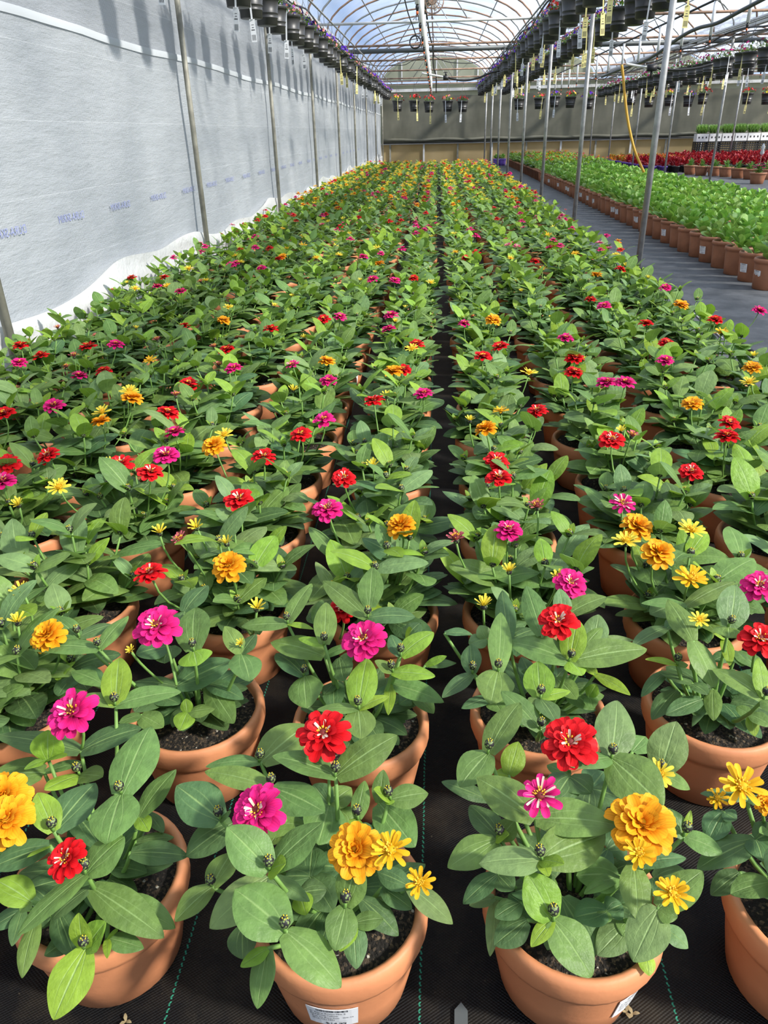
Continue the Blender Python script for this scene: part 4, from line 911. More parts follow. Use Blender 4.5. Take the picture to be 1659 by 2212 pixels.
for p in plants:
    y = p['pos'][1]
    if (p['r'], p['k']) in HAND: continue
    if y > 5.5:
        n = 0 if p['fl'] else (R.choice((0, 1, 1, 2)) if y < 10 else R.choice((1, 2, 2, 3)) if y < 12.5 else R.choice((1, 2, 2, 3)))
        if y < 10 and p['fl']: n = R.choice((0, 1))
        for _ in range(n):
            a = R.uniform(0, 2 * PI); rr = R.uniform(.02, .15)
            kind = R.choice('RMRMTYSP') if y < 9.5 else R.choice('TYGYRM') if y < 13 else R.choice('YYYYYTTYGTYRM')
            p['fl'].append((Vector((p['pos'][0] + math.cos(a) * rr, p['pos'][1] + math.sin(a) * rr, R.uniform(.39, .435) if y < 10 else R.uniform(.41, .455))), kind))
    elif y > 1.6 and R.random() < .45:
        a = R.uniform(0, 2 * PI); rr = R.uniform(.02, .12)
        p['fl'].append((Vector((p['pos'][0] + math.cos(a) * rr, p['pos'][1] + math.sin(a) * rr, R.uniform(.36, .40))), R.choice('OOP')))

def zlabel(p):
    ks = {}
    for _, kd in p['fl']: ks[CNAME[kd].split(' ')[-1] if kd in 'YSP' else CNAME[kd]] = 1
    cs = [c for c in ('red', 'magenta', 'gold', 'yellow', 'pink') if c in ks][:2]
    if 'half-open yellow' in ks and not cs: cs = ['opening yellow']
    what = ' and '.join(cs) + ' flowers' if cs else 'green buds only'
    return f"potted zinnia with {what}, {ordw(p['r'] + 1)} row back, {ordw(p['k'] + 6)} from plastic wall"

GROUPZ = 'potted zinnias in the long bed'
for i, p in enumerate(plants[:300]):
    x, y = p['pos']; dist = math.hypot(x, y)
    hand = (p['r'], p['k']) in HAND
    lod = 0 if dist < 2.3 else 1 if dist < 6 else 2
    root = empty('potted_zinnia', (x, y, 0), 0, HAND[p['r'], p['k']]['label'] if hand else zlabel(p), 'potted plant', GROUPZ)
    pot = link('pot', POT if lod < 2 else POT_LO, root); pot.rotation_euler = (0, 0, R.uniform(0, 6.28))
    if y < 8: link('soil', SOIL, root).rotation_euler = (0, 0, R.uniform(0, 6.28))
    if hand:
        h = HAND[p['r'], p['k']]; rnd = random.Random(40 + p['k'] + 9 * p['r']); fo = MB(); st = MB(); off = Vector((x, y, 0)); nb = []
        nodes = []
        for c, nx, ny, z, bud, leaves in h['shoots']:
            w = on_z(*cpx(c, nx, ny), z); n = w - off; dp = depth(w) / FPX / CROP[c][2]
            s0 = Vector((n.x * .18, n.y * .18, SOILZ))
            s0 = s0 if s0.xy.length < .05 else Vector((*(s0.xy * (.05 / s0.xy.length)), SOILZ))
            c1 = Vector((s0.x * .4 + n.x * .6, s0.y * .4 + n.y * .6, SOILZ + (n.z - SOILZ) * .35))
            st.tube([s0 * (1 - t) ** 2 + c1 * 2 * t * (1 - t) + n * t * t for t in (0, .25, .5, .75, 1)], [.0045, .0042, .0038, .0034, .003], 'stem', 6)
            nodes.append(n)
            for tx, ty, wpx, dz, tk in leaves:
                tip = on_z(*cpx(c, tx, ty), z + dz) - off
                d = tip - n
                nr = UP + Vector((rnd.uniform(-.25, .25), rnd.uniform(-.25, .1), 0))
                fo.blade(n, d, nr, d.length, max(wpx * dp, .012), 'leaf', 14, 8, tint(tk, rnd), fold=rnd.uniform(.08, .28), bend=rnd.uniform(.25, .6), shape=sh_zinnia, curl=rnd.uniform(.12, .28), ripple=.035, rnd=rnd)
            if bud: nb.append(n)
        for q in range(16 + 6 * p['r']):     # old lower leaves close to the soil
            az = q * 2.4; e = rnd.uniform(0, .35); b = Vector((math.cos(az) * .03, math.sin(az) * .03, SOILZ + rnd.uniform(.02, .05)))
            d = Vector((math.cos(az) * math.cos(e), math.sin(az) * math.cos(e), math.sin(e)))
            ln = rnd.uniform(.065, .10)
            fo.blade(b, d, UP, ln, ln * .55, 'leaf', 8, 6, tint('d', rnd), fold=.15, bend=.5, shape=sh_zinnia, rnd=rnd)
        fo.obj('foliage', root); st.obj('stem', root)
        for n in nb:
            bo = link('bud', BUDM, root, n + Vector((0, 0, .012))); bo.scale = (.85, .85, .85); bo.rotation_euler = (rnd.uniform(-.2, .2), rnd.uniform(-.2, .2), rnd.uniform(0, 6))
            mb = MB(); mb.tube([(0, 0, -.013), (0, 0, .001)], .0028, 'stem', 5); mb.obj('bud_stalk', bo)
        for c, fx, fy, z, kind, dia, sx, sy in h['flowers']:
            w = on_z(*cpx(c, fx, fy), z); n = w - off
            sc = dia / CROP[c][2] * depth(w) / FPX / .078
            zz = max(z - .1, SOILZ + .05); s = on_z(*cpx(c, sx, sy), zz) - off
            add_flower(root, n, kind, 0, sc, (-.12 + rnd.uniform(-.15, .15) - n.x * .2, -.42 + rnd.uniform(-.1, .1), 1), rnd.uniform(0, 6), s, rnd.randrange(3))
    else:
        v = R.randrange(8) if lod < 2 else R.randrange(6)
        fm, sm, tops = var_mesh(lod, v)
        rz = R.uniform(0, 6.28)
        f = link('foliage', fm, root); f.rotation_euler = (0, 0, rz)
        if p['k'] == -5: f.scale = (.92, .92, 1)
        if sm is not None: link('stem', sm, root).rotation_euler = (0, 0, rz)
        if lod == 0:
            for t in tops:
                bo = link('bud', BUDM, root, Matrix.Rotation(rz, 3, 'Z') @ t); bo.rotation_euler = (R.uniform(-.3, .3), R.uniform(-.3, .3), R.uniform(0, 6))
        for w, kind in p['fl']:
            n = w - Vector((x, y, 0))
            sc = R.uniform(.86, 1.06) * (1.0 if kind in 'RMG' else .95)
            s = Vector((n.x * .35, n.y * .35, SOILZ + .05))
            add_flower(root, n, kind, lod, sc, (R.uniform(-.25, .25), (-.25 if y < 2 else -.08) + R.uniform(-.2, .2), 1), R.uniform(0, 6), s, R.randrange(3))
    if hand and (p['r'], p['k']) == (0, 0): add_sticker(pot, -PI / 2 - pot.rotation_euler[2] + .0)
    elif hand and (p['r'], p['k']) == (0, 1): add_sticker(pot, -.80 - pot.rotation_euler[2])
    elif not hand and R.random() < .25 and y < 6: add_sticker(pot, R.uniform(-2.4, -.6) - pot.rotation_euler[2])
    p['root'] = root
# everything further back: too many and too small to tell apart
far = MB(); rr = random.Random(77)
potlo = MB(); potlo.lathe([(.10, 0), (.128, .13), (.14, .13), (.14, .19), (.12, .185), (.12, .16), (.001, .16)], 'pot', 10)
for p in plants[300:]:
    m = Matrix.Translation((*p['pos'], 0)) @ Matrix.Rotation(rr.uniform(0, 6.28), 4, 'Z')
    far.merge(potlo, m); far.merge(VAR[2, rr.randrange(6)][0], m)
    for w, kind in p['fl']:
        q = UP.rotation_difference(Vector((rr.uniform(-.25, .25), -.2 + rr.uniform(-.2, .2), 1)).normalized()).to_matrix().to_4x4()
        far.merge(FL[kind, 2, rr.randrange(3)], Matrix.Translation(w) @ q @ Matrix.Scale(rr.uniform(1.0, 1.3), 4))
tag(far.obj('distant_zinnias'), 'distant zinnias with mostly yellow flowers filling the far end of the bed', 'potted plants', None, 'stuff')


# ------------------------------------------------------------------ building shell
WX = -2.25; YF = 33.0; YN = -5.0; ZG = 2.85
BAYS = [(-2.2, 1.87), (1.87, 5.98), (5.98, 10.1), (10.1, 14.2)]
FR = [3.6 + 3.62 * k for k in range(9)]          # frame lines
FR = [y for y in FR if y < YF]

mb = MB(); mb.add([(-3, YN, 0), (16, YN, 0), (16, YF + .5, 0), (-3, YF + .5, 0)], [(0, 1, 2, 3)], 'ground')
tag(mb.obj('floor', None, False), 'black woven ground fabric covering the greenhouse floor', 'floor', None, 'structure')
mb = MB(); mb.add([(-60, -60, -.02), (80, -60, -.02), (80, 100, -.02), (-60, 100, -.02)], [(0, 1, 2, 3)], 'tanwall')
tag(mb.obj('ground_outside', None, False), 'pale bare ground outside the greenhouse', 'ground', None, 'structure')

def grid_sheet(ny, nz, y0, y1, z0, z1, fx, key):
    mb = MB(); vs = []; uv = []
    for i in range(ny + 1):
        for j in range(nz + 1):
            y = y0 + (y1 - y0) * i / ny; z = z0 + (z1 - z0) * j / nz
            x, y, z = fx(y, z, j / nz); vs.append((x, y, z)); uv.append((i / ny, j / nz))
    W = nz + 1
    mb.add(vs, [(i * W + j, (i + 1) * W + j, (i + 1) * W + j + 1, i * W + j + 1) for i in range(ny) for j in range(nz)], key, uv)
    return mb
def wallx(y, z, t):
    u = ((y - FR[0]) / 3.62) % 1.0
    s = math.sin(u * PI)
    x = WX - .030 * s * math.sin(t * PI) + .008 * math.sin(y * 3.1 + z * 2.2) * s + .006 * math.sin(y * 7.7 - z * 5.1 + 1)
    return x, y, z
wall = grid_sheet(300, 22, YN, YF, 0, ZG, wallx, 'wall').obj('wall_left')
tag(wall, 'white woven plastic sheet wall beside the zinnia bed', 'wall', None, 'structure')
mb = grid_sheet(150, 2, YN, YF, 1.835, 1.88, lambda y, z, t: (wallx(y, z, z / ZG)[0] + .012 - .004 * abs(t - .5), y, z + .012 * math.sin(y * 1.7)), 'band')
mb.obj('seam_band', wall)
# loose white skirt bunched along the foot of the wall
def skirtx(y, z, t):
    top = .43 + .05 * math.sin(y * 1.3) + .03 * math.sin(y * 3.7 + 1)
    z = top * t
    x = WX + .035 + .06 * (1 - t) ** 1.5 + .016 * math.sin(t * 14 + y * 2.0) * (1 - t * .5) + .012 * math.sin(y * 6.0 + t * 4)
    return x, y, z
tag(grid_sheet(400, 14, YN, YF, 0, 1, skirtx, 'skirt').obj('baseboard_left'), 'loose white plastic skirt bunched along the foot of the sheet wall', 'skirt', None, 'structure')
# mirrored print showing through the sheet
cu = bpy.data.curves.new('t', 'FONT'); cu.body = 'DURA-SKRIM'; cu.size = .062
o = bpy.data.objects.new('t', cu); COL.objects.link(o)
tm = bpy.data.meshes.new_from_object(o.evaluated_get(bpy.context.evaluated_depsgraph_get()))
bpy.data.objects.remove(o)
tm.name = 'printed_lettering'; tm.materials.clear(); tm.materials.append(M['ink_blue'])
for k in range(26):
    y = 4.2 + .785 * k - .05
    if y > 24: break
    t = link('printed_lettering', tm, wall)
    t.matrix_local = Matrix(((0, 0, 1, wallx(y - .15, .82, .82 / ZG)[0] + .009), (-1, 0, 0, y), (0, 1, 0, .80), (0, 0, 0, 1)))

# roof film: four bays of curved sheet
mb = MB(); n = 20
for a, b in BAYS:
    c, h = (a + b) / 2, (b - a) / 2
    arc = [(c - h * math.cos(PI * j / n), ZG + .12 + .86 * math.sin(PI * j / n)) for j in range(n + 1)]
    vs = [(x, y, z) for y in (YN, YF) for x, z in arc]
    mb.add(vs, [(j, j + 1, n + 2 + j, n + 1 + j) for j in range(n)], 'film')
tag(mb.obj('ceiling'), 'hazy translucent plastic film roof over the hoops', 'roof', None, 'structure')

def hoop(a, b, y, r, key):
    c, h = (a + b) / 2, (b - a) / 2 - .03
    m = MB(); m.tube([(c - h * math.cos(PI * j / 18), y, ZG + .10 + .83 * math.sin(PI * j / 18)) for j in range(19)], r, key, 6)
    return m.mesh('roof_hoop')
for bi, (a, b) in enumerate(BAYS):
    hm = hoop(a, b, 0, .017, 'steel'); hr = hoop(a, b, 0, .017, 'rust')
    k = 0; y = 7.2
    while y < YF:
        o = link('roof_hoop', hr if (k + bi) % 3 != 1 else hm, None, (0, y, 0)); tag(o, None, None, None, 'structure'); k += 1; y += 1.207
    m = MB(); c = (a + b) / 2
    m.tube([(c, 4, ZG + .91), (c, YF, ZG + .91)], .016, 'rust', 6)
    tag(m.obj('trim_1'), None, None, None, 'structure')
    for s in (-1, 1):
        m = MB(); x = c + s * (b - a) * .33
        m.tube([(x, 4, ZG + .10 + .83 * math.sin(math.acos(.66 / 1)) - .02), (x, YF, ZG + .10 + .83 * math.sin(math.acos(.66)) - .02)], .012, 'steel', 6)
        tag(m.obj('trim_1'), None, None, None, 'structure')
    for y in FR[1:]:
        m = MB(); m.tube([(a, y, ZG), (b, y, ZG)], .021, 'rust' if y > 15 or bi else 'whitebeam', 8)
        tag(m.obj('cross_tie'), None, None, None, 'structure')
        if y > 12:
            for q in (.33, .66):
                xx = a + (b - a) * q
                m = MB(); m.tube([(xx, y, ZG), (c, y, ZG + .9)], .010, 'steel', 5); tag(m.obj('cross_tie'), None, None, None, 'structure')
for x in (-2.17, 1.87, 5.98, 10.1):
    m = MB()
    w = .10
    m.box((x, (YF + YN) / 2, ZG + .05), (w, YF - YN, .015), 'gutter'); m.box((x - w / 2, (YF + YN) / 2, ZG + .10), (.012, YF - YN, .12), 'gutter'); m.box((x + w / 2, (YF + YN) / 2, ZG + .10), (.012, YF - YN, .12), 'gutter')
    tag(m.obj('trim_2', None, False), 'long grey gutter beam', 'gutter', None, 'structure')

# far end wall
mb = MB(); mb.box((6, YF + .03, .41), (16.6, .04, .82), 'tanwall')
wb = tag(mb.obj('wall_back', None, False), 'tan panelled base of the far end wall', 'wall', None, 'structure')
mb = MB(); mb.box((6, YF + .04, 1.85), (16.6, .03, 2.06), 'gable'); tag(mb.obj('wall_back_panel', None, False), 'pale panel band of the far end wall', 'wall', None, 'structure')
for a, b in BAYS:
    c, h = (a + b) / 2, (b - a) / 2 - .04
    mb = MB(); ar = [(c - h * math.cos(PI * j / 20), ZG + .12 + .82 * math.sin(PI * j / 20)) for j in range(21)]
    vs = [(x, YF + dy, z) for dy in (.02, .06) for x, z in ar]
    mb.add(vs, [tuple(range(21)), tuple(range(41, 20, -1))] + [(j, 21 + j, 22 + j, j + 1) for j in range(20)], 'gable')
    tag(mb.obj('wall_back_gable', None, False), 'rounded beige gable panel above the end beam', 'wall', None, 'structure')
    mb = MB()
    for q in (-.62, 0.05, .45, .85):
        x = c + h * q; zt = ZG + .12 + .82 * math.sqrt(max(0, 1 - q * q)) - .03
        mb.box((x, YF - .01, (ZG + zt) / 2), (.05, .03, zt - ZG), 'whitebeam')
    tag(mb.obj('trim_3', None, False), 'white uprights of the gable frame', 'trim', None, 'structure')
mb = MB(); mb.box((6, YF - .06, 2.66), (16.5, .08, .10), 'whitebeam'); mb.box((6, YF - .05, 2.86), (16.5, .05, .04), 'whitebeam'); mb.box((6, YF - .05, 2.97), (16.5, .05, .035), 'rust')
tag(mb.obj('trim_4', None, False), 'white horizontal beams across the far end', 'trim', None, 'structure')
mb = MB(); mb.box((6, YF - .06, .80), (16.5, .05, .05), 'whitebeam')
tag(mb.obj('trim_5', None, False), 'white rail between tan base and grey shade cloth', 'trim', None, 'structure')
for i in range(12):
    x = -1.9 + i * 1.36
    mb = MB(); mb.box((x, YF - .02, .41), (.07, .05, .80), 'whitebeam' if i % 2 else 'olive'); tag(mb.obj('trim_6', None, False), None, None, None, 'structure')
# rolled grey shade cloth hung across the end wall
sh = empty('shade_curtain', (6, YF - .1, .83), 0, 'grey mesh shade curtain hanging across the whole far end wall', 'shade curtain')
mb = MB(); ny = 160
vs = []
for i in range(ny + 1):
    x = -8.2 + 16.4 * i / ny
    for j in range(9):
        z = 1.62 * j / 8
        vs.append((x, .015 * math.sin(x * 9) * (j / 8) + .006 * math.sin(x * 23 + j), z + .012 * math.sin(x * 2)))
mb.add(vs, [(i * 9 + j, (i + 1) * 9 + j, (i + 1) * 9 + j + 1, i * 9 + j + 1) for i in range(ny) for j in range(8)], 'shade')
mb.obj('cloth', sh)
mb = MB(); mb.tube([(-8.2 + .4 * i, -.03, .10 + .02 * math.sin(i * 1.3)) for i in range(42)], .055, 'shade', 8); mb.obj('rolled_hem', sh)
mb = MB(); mb.tube([(-8.2, -.03, 0), (8.2, -.03, 0)], .018, 'black', 6); mb.obj('bottom_rail', sh)

# ------------------------------------------------------------------ posts
def post(x, y, r, key, label, group):
    t = empty('steel_post', (x, y, 0), 0, label, 'post', group)
    m = MB(); m.tube([(0, 0, 0), (0, 0, ZG + .03)], r, key, 12); m.obj('tube', t)
    m = MB(); m.tube([(0, 0, ZG - .06), (0, 0, ZG)], r + .008, 'steel', 12); m.obj('collar', t)
ri = 0
for y in FR:
    if in_frame((-2.17, y, 1.2), 250):
        ri += 1; post(-2.165, y, .024, 'olive', f'olive grey steel post against the plastic wall, {ordw(ri)} from the near end', 'posts along the plastic wall')
for row, x, side in ((0, 1.87, 'beside the zinnia bed and aisle'), (1, 5.98, 'beyond the bright green bed'), (2, 10.1, 'far right past the red plants')):
    ri = 0
    for y in FR[1:] if row == 0 else FR[2:]:
        if not in_frame((x, y, 1.5), 20): continue
        ri += 1; post(x, y, .028 if row == 0 else .025, 'steel', f'galvanised steel post {side}, {ordw(ri)} from the near end', 'steel posts ' + side)

# ------------------------------------------------------------------ second bed: bright green plants
M['pot2'] = simple('brown_terracotta', (0.36, 0.150, 0.075), 0.55, var=0.16, vscale=9)
P2H, P2R = .25, .135
POT2 = pot_mesh(P2H, P2R, 24, .80, .16, 'pot2')
SOIL2 = soil_mesh(P2R - .022, .215, 14)
TG = [(0.24, 0.46, 0.09), (0.32, 0.53, 0.12), (0.18, 0.38, 0.08), (0.40, 0.58, 0.18)]
def green_variant(seed, z0, key, n, lr, shape, tints, rad, nl=5, nw=2, emin=.45, emax=1.25, wr=(.5, .66)):
    rnd = random.Random(seed); mb = MB()
    for i in range(n):
        a = i * 2.4 + rnd.uniform(-.3, .3); q = i / n
        e = emin + (emax - emin) * q + rnd.uniform(-.15, .15)
        b = Vector((math.cos(a) * .02 * (1 - q), math.sin(a) * .02 * (1 - q), z0 + .09 * q))
        d = Vector((math.cos(a) * math.cos(e), math.sin(a) * math.cos(e), math.sin(e)))
        nr = Vector((-math.cos(a) * math.sin(e), -math.sin(a) * math.sin(e), math.cos(e))) + Vector((-math.sin(a), math.cos(a), 0)) * rnd.uniform(-.4, .4)
        ln = rnd.uniform(*lr) * (1 - .25 * q); t = rnd.choice(tints); g = rnd.uniform(.85, 1.15)
        mb.blade(b, d, nr, ln, ln * rnd.uniform(*wr), key, nl, nw, tuple(c * g for c in t), fold=rnd.uniform(.1, .4), bend=rnd.uniform(.3, 1.0), shape=shape, curl=.2, rnd=rnd)
    return mb
GV = [green_variant(300 + s, .215, 'leaf_far', 22, (.12, .19), sh_obov, TG, .2) for s in range(6)]
GVM = [g.mesh('foliage') for g in GV]
nr_ = 0; cnt = 0; b2 = []
r = 0
while True:
    y = 6.25 + .362 * r
    if y > 31.5: break
    for k in range(7):
        x = 2.80 + .305 * k + R.uniform(-.012, .012)
        if in_frame((x, y, .3), 30): b2.append((r, k, x, y + R.uniform(-.012, .012)))
    r += 1
r0 = min(q[0] for q in b2)
far2 = MB(); potlo2 = MB(); potlo2.lathe([(.105, 0), (.125, .21), (.135, .21), (.135, .25), (.115, .245), (.11, .21), (.001, .21)], 'pot2', 10)
for r, k, x, y in b2:
    if y < 21.6 and cnt < 300:
        cnt += 1
        t = empty('leafy_green_plant', (x, y, 0), 0, f"bright green leafy plant in brown pot, {ordw(r - r0 + 1)} row back, {ordw(k + 1)} from the aisle", 'potted plant', 'bright green plants right of the aisle')
        p = link('pot', POT2, t); p.rotation_euler = (0, 0, R.uniform(0, 6.28)); link('soil', SOIL2, t)
        f = link('foliage', GVM[R.randrange(6)], t); f.rotation_euler = (0, 0, R.uniform(0, 6.28)); s = R.uniform(.9, 1.12); f.scale = (s, s, s)
        f.location.z = .215 * (1 - s)
        if k == 0 and (r % 4 == 1 or r % 7 == 2): 
            st_ = link('price_sticker', STK, p); st_.scale = (1.0, 1.0, 1.3); st_.location = (-.006, 0, .01); st_.rotation_euler = (0, 0, R.uniform(-2.9, -2.2) - p.rotation_euler[2]); tag(st_, 'white printed price sticker')
    else:
        m = Matrix.Translation((x, y, 0)) @ Matrix.Rotation(rr.uniform(0, 6.28), 4, 'Z')
        far2.merge(potlo2, m)
        far2.merge(GV[rr.randrange(6)] if rr.random() < .3 else VAR[2, rr.randrange(6)][0], m @ Matrix.Translation((0, 0, .04)))
        for _ in range(rr.choice((0, 1, 2))):
            far2.merge(FL[rr.choice('TTGRM'), 2, 0], Matrix.Translation((x + rr.uniform(-.12, .12), y + rr.uniform(-.12, .12), rr.uniform(.46, .52))))
tag(far2.obj('distant_bedding_plants'), 'distant green and flowering plants at the far end of the second bed', 'potted plants', None, 'stuff')

# ------------------------------------------------------------------ red-leaved block and orange block in the third bay
TR = [(0.30, 0.012, 0.022), (0.42, 0.02, 0.035), (0.20, 0.012, 0.018), (0.50, 0.05, 0.04)]
TO = [(0.60, 0.14, 0.03), (0.62, 0.38, 0.05), (0.34, 0.42, 0.06), (0.52, 0.06, 0.03)]
M['leaf_red'] = leaf_mat('red_leaf', veins=False, trans=.2, tcol=(.5, .02, .03))
RV = [green_variant(500 + s, .17, 'leaf_red', 30, (.12, .20), sh_lance, TR, .2, 4, 2, .3, 1.4, (.3, .42)) for s in range(4)]
OV = [green_variant(600 + s, .17, 'leaf_red', 30, (.10, .16), sh_lance, TO, .2, 4, 2, .3, 1.4, (.35, .5)) for s in range(3)]
RVM = [q.mesh('foliage') for q in RV]; OVM = [q.mesh('foliage') for q in OV]
mb = MB(); mb.lathe([(.085, 0), (.11, .15), (.118, .15), (.118, .18), (.10, .178), (.10, .15), (.001, .15)], 'purple', 14); PPOT = mb.mesh('pot')
mb = MB(); mb.lathe([(.085, 0), (.11, .15), (.118, .15), (.118, .18), (.10, .178), (.10, .15), (.001, .15)], 'black', 14); KPOT = mb.mesh('pot')
for r in range(17):
    for k in range(17):
        x, y = 6.35 + .33 * k + R.uniform(-.03, .03), 24.4 + .37 * r + R.uniform(-.03, .03)
        if not in_frame((x, y, .4), 5) or (abs(x - 10.1) < .13): continue
        if r > 6 and k < 6 and (r + k * .9) > 8.2:
            t = empty('croton_plant', (x, y, 0), 0, f"orange and yellow leafy plant, {ordw(r + 1)} row back beside the red block, {ordw(k + 1)} from aisle", 'potted plant', 'orange-leaved plants beside the red block')
            link('pot', PPOT, t); f = link('foliage', OVM[R.randrange(3)], t); f.rotation_euler = (0, 0, R.uniform(0, 6.28)); f.scale = (1.1, 1.1, 1.1); f.location.z = -.017
            continue
        t = empty('red_leaf_plant', (x, y, 0), 0, f"dark red leafy plant, {ordw(r + 1)} row back in the red block, {ordw(k + 1)} from its aisle side", 'potted plant', 'red-leaved plants in the third bay')
        link('pot', PPOT if k < 2 else KPOT, t); f = link('foliage', RVM[R.randrange(4)], t); f.rotation_euler = (0, 0, R.uniform(0, 6.28)); s = R.uniform(1, 1.25); f.scale = (s, s, s); f.location.z = .17 * (1 - s)
# pots of herbs in front of the red block
TH_ = [(0.12, 0.26, 0.08), (0.17, 0.33, 0.10), (0.09, 0.20, 0.07)]
HV = [green_variant(700 + s, .20, 'leaf_far', 60, (.10, .22), sh_lance, TH_, .2, 3, 2, .15, 1.4, (.16, .26)) for s in range(3)]
HVM = [q.mesh('foliage') for q in HV]
HPOT = pot_mesh(.24, .19, 24, .72, .18, 'pot2')
for i, (px, py, dsc) in enumerate(((1489, 377, 'first'), (1513, 379, 'second'), (1541, 380, 'third'), (1566, 382, 'fourth'), (1592, 385, 'fifth'), (1618, 387, 'sixth'), (1652, 388, 'seventh'))):
    w = on_z(px, py, 0)
    t = empty('potted_herb', (w.x, w.y, 0), R.uniform(0, 6), f'low green herb in clay pot before the red block, {dsc} from aisle', 'potted plant', 'herb pots before the red block')
    link('pot', HPOT, t); link('foliage', HVM[i % 3], t)
w = on_z(1634, 397, 0)
t = empty('pink_flower_pot', (w.x, w.y, 0), 0, 'clay pot of bright pink flowers with a pale figure stake standing in it', 'potted plant')
link('pot', HPOT, t); link('foliage', HVM[0], t)
mb = MB()
for i in range(14):
    a = i * 2.4; q = .03 + .012 * i
    for j in range(5):
        d = Vector((math.cos(j * 1.257), math.sin(j * 1.257), .2)); mb.blade((math.cos(a) * q, math.sin(a) * q, .36 + .03 * math.sin(i)), d, UP, .05, .045, 'PK' if 'PK' in M else 'M', 2, 2, shape=sh_petal)
mb.obj('blossoms', t)
mb = MB(); mb.tube([(0, .02, .2), (0, .02, .62)], .006, 'rust', 5); mb.lathe([(.02, .60), (.05, .64), (.03, .72), (.045, .76), (.02, .82), (.002, .84)], 'whitebeam', 10, c=(0, .02, 0)); o = mb.obj('ornament_stake', t); tag(o, 'pale figure on a thin stake')

# purple pots at the far end of the aisle
PPL = pot_mesh(.24, .15, 20, .78, .2, 'purple')
for i, (px, py) in enumerate(((1063, 352), (1072, 357), (1084, 357))):
    w = on_z(px, py, 0); w.y = min(w.y, 32.2)
    t = empty('purple_pot', (w.x, 31.6 + .0 * i, 0), 0, f'purple pot with green plant at far end of aisle, {ordw(i + 1)} from zinnia bed', 'potted plant', 'purple pots at the far end of the aisle')
    link('pot', PPL, t); link('foliage', GVM[i], t)

# seedling boxes on black crates
SV = [green_variant(800 + s, .26, 'leaf_far', 70, (.10, .34), sh_lance, [(0.22, 0.42, 0.10), (0.28, 0.48, 0.14), (0.16, 0.33, 0.08)], .2, 3, 2, .75, 1.5, (.07, .13)) for s in range(3)]
def spread(mbv, seed):
    rnd = random.Random(seed); o = MB()
    for k in range(3):
        for q in range(2): o.merge(mbv, Matrix.Translation((-.12 + .12 * k, -.07 + .14 * q, 0)))
    return o
SVM = [spread(SV[s], s).mesh('seedlings') for s in range(3)]
def crate_mesh():
    mb = MB(); w, d, h = .42, .36, .34
    for z in (.02, .09, .16, .23, .32):
        for s in (-1, 1): mb.box((0, s * d / 2, z), (w, .012, .028), 'black'); mb.box((s * w / 2, 0, z), (.012, d, .028), 'black')
    for i in range(6):
        for s in (-1, 1): mb.box((-w / 2 + w * i / 5, s * d / 2, h / 2), (.022, .014, h), 'black'); 
        mb.box((-w / 2 + w * i / 5, 0, .012), (.03, d, .012), 'black')
    for i in range(5):
        for s in (-1, 1): mb.box((s * w / 2, -d / 2 + d * i / 4, h / 2), (.014, .022, h), 'black')
    return mb.mesh('crate', False)
CRM = crate_mesh()
mb = MB()
w_, d_, h_ = .42, .36, .25
for s in (-1, 1): mb.box((0, s * d_ / 2, h_ / 2), (w_, .012, h_), 'white'); mb.box((s * w_ / 2, 0, h_ / 2), (.012, d_ - .012, h_), 'white')
mb.box((0, 0, .008), (w_, d_, .012), 'white')
for i in range(3): mb.box((-.13 + .13 * i, -d_ / 2 - .0065, .13), (.05, .003, .06), 'ink')
BXM = mb.mesh('box', False)
mb = MB(); mb.box((0, 0, .23), (w_ - .03, d_ - .03, .03), 'soil'); BXS = mb.mesh('soil', False)
for i in range(6):
    x = 9.75 + .46 * i; y = 31.2
    for lv in range(2):
        t = link('plastic_crate', CRM, None, (x, y, .345 * lv)); tag(t, f"black slatted crate {'on the floor' if lv == 0 else 'stacked on another'} under the seedling boxes, {ordw(i + 1)} stack from the aisle", 'crate', 'black crates under the seedling boxes')
    t = empty('seedling_box', (x, y, .69), 0, f'white box of feathery green seedlings on black crates, {ordw(i + 1)} from the aisle', 'seedling box', 'white seedling boxes on crates')
    link('box', BXM, t); link('soil', BXS, t); link('seedlings', SVM[i % 3], t)

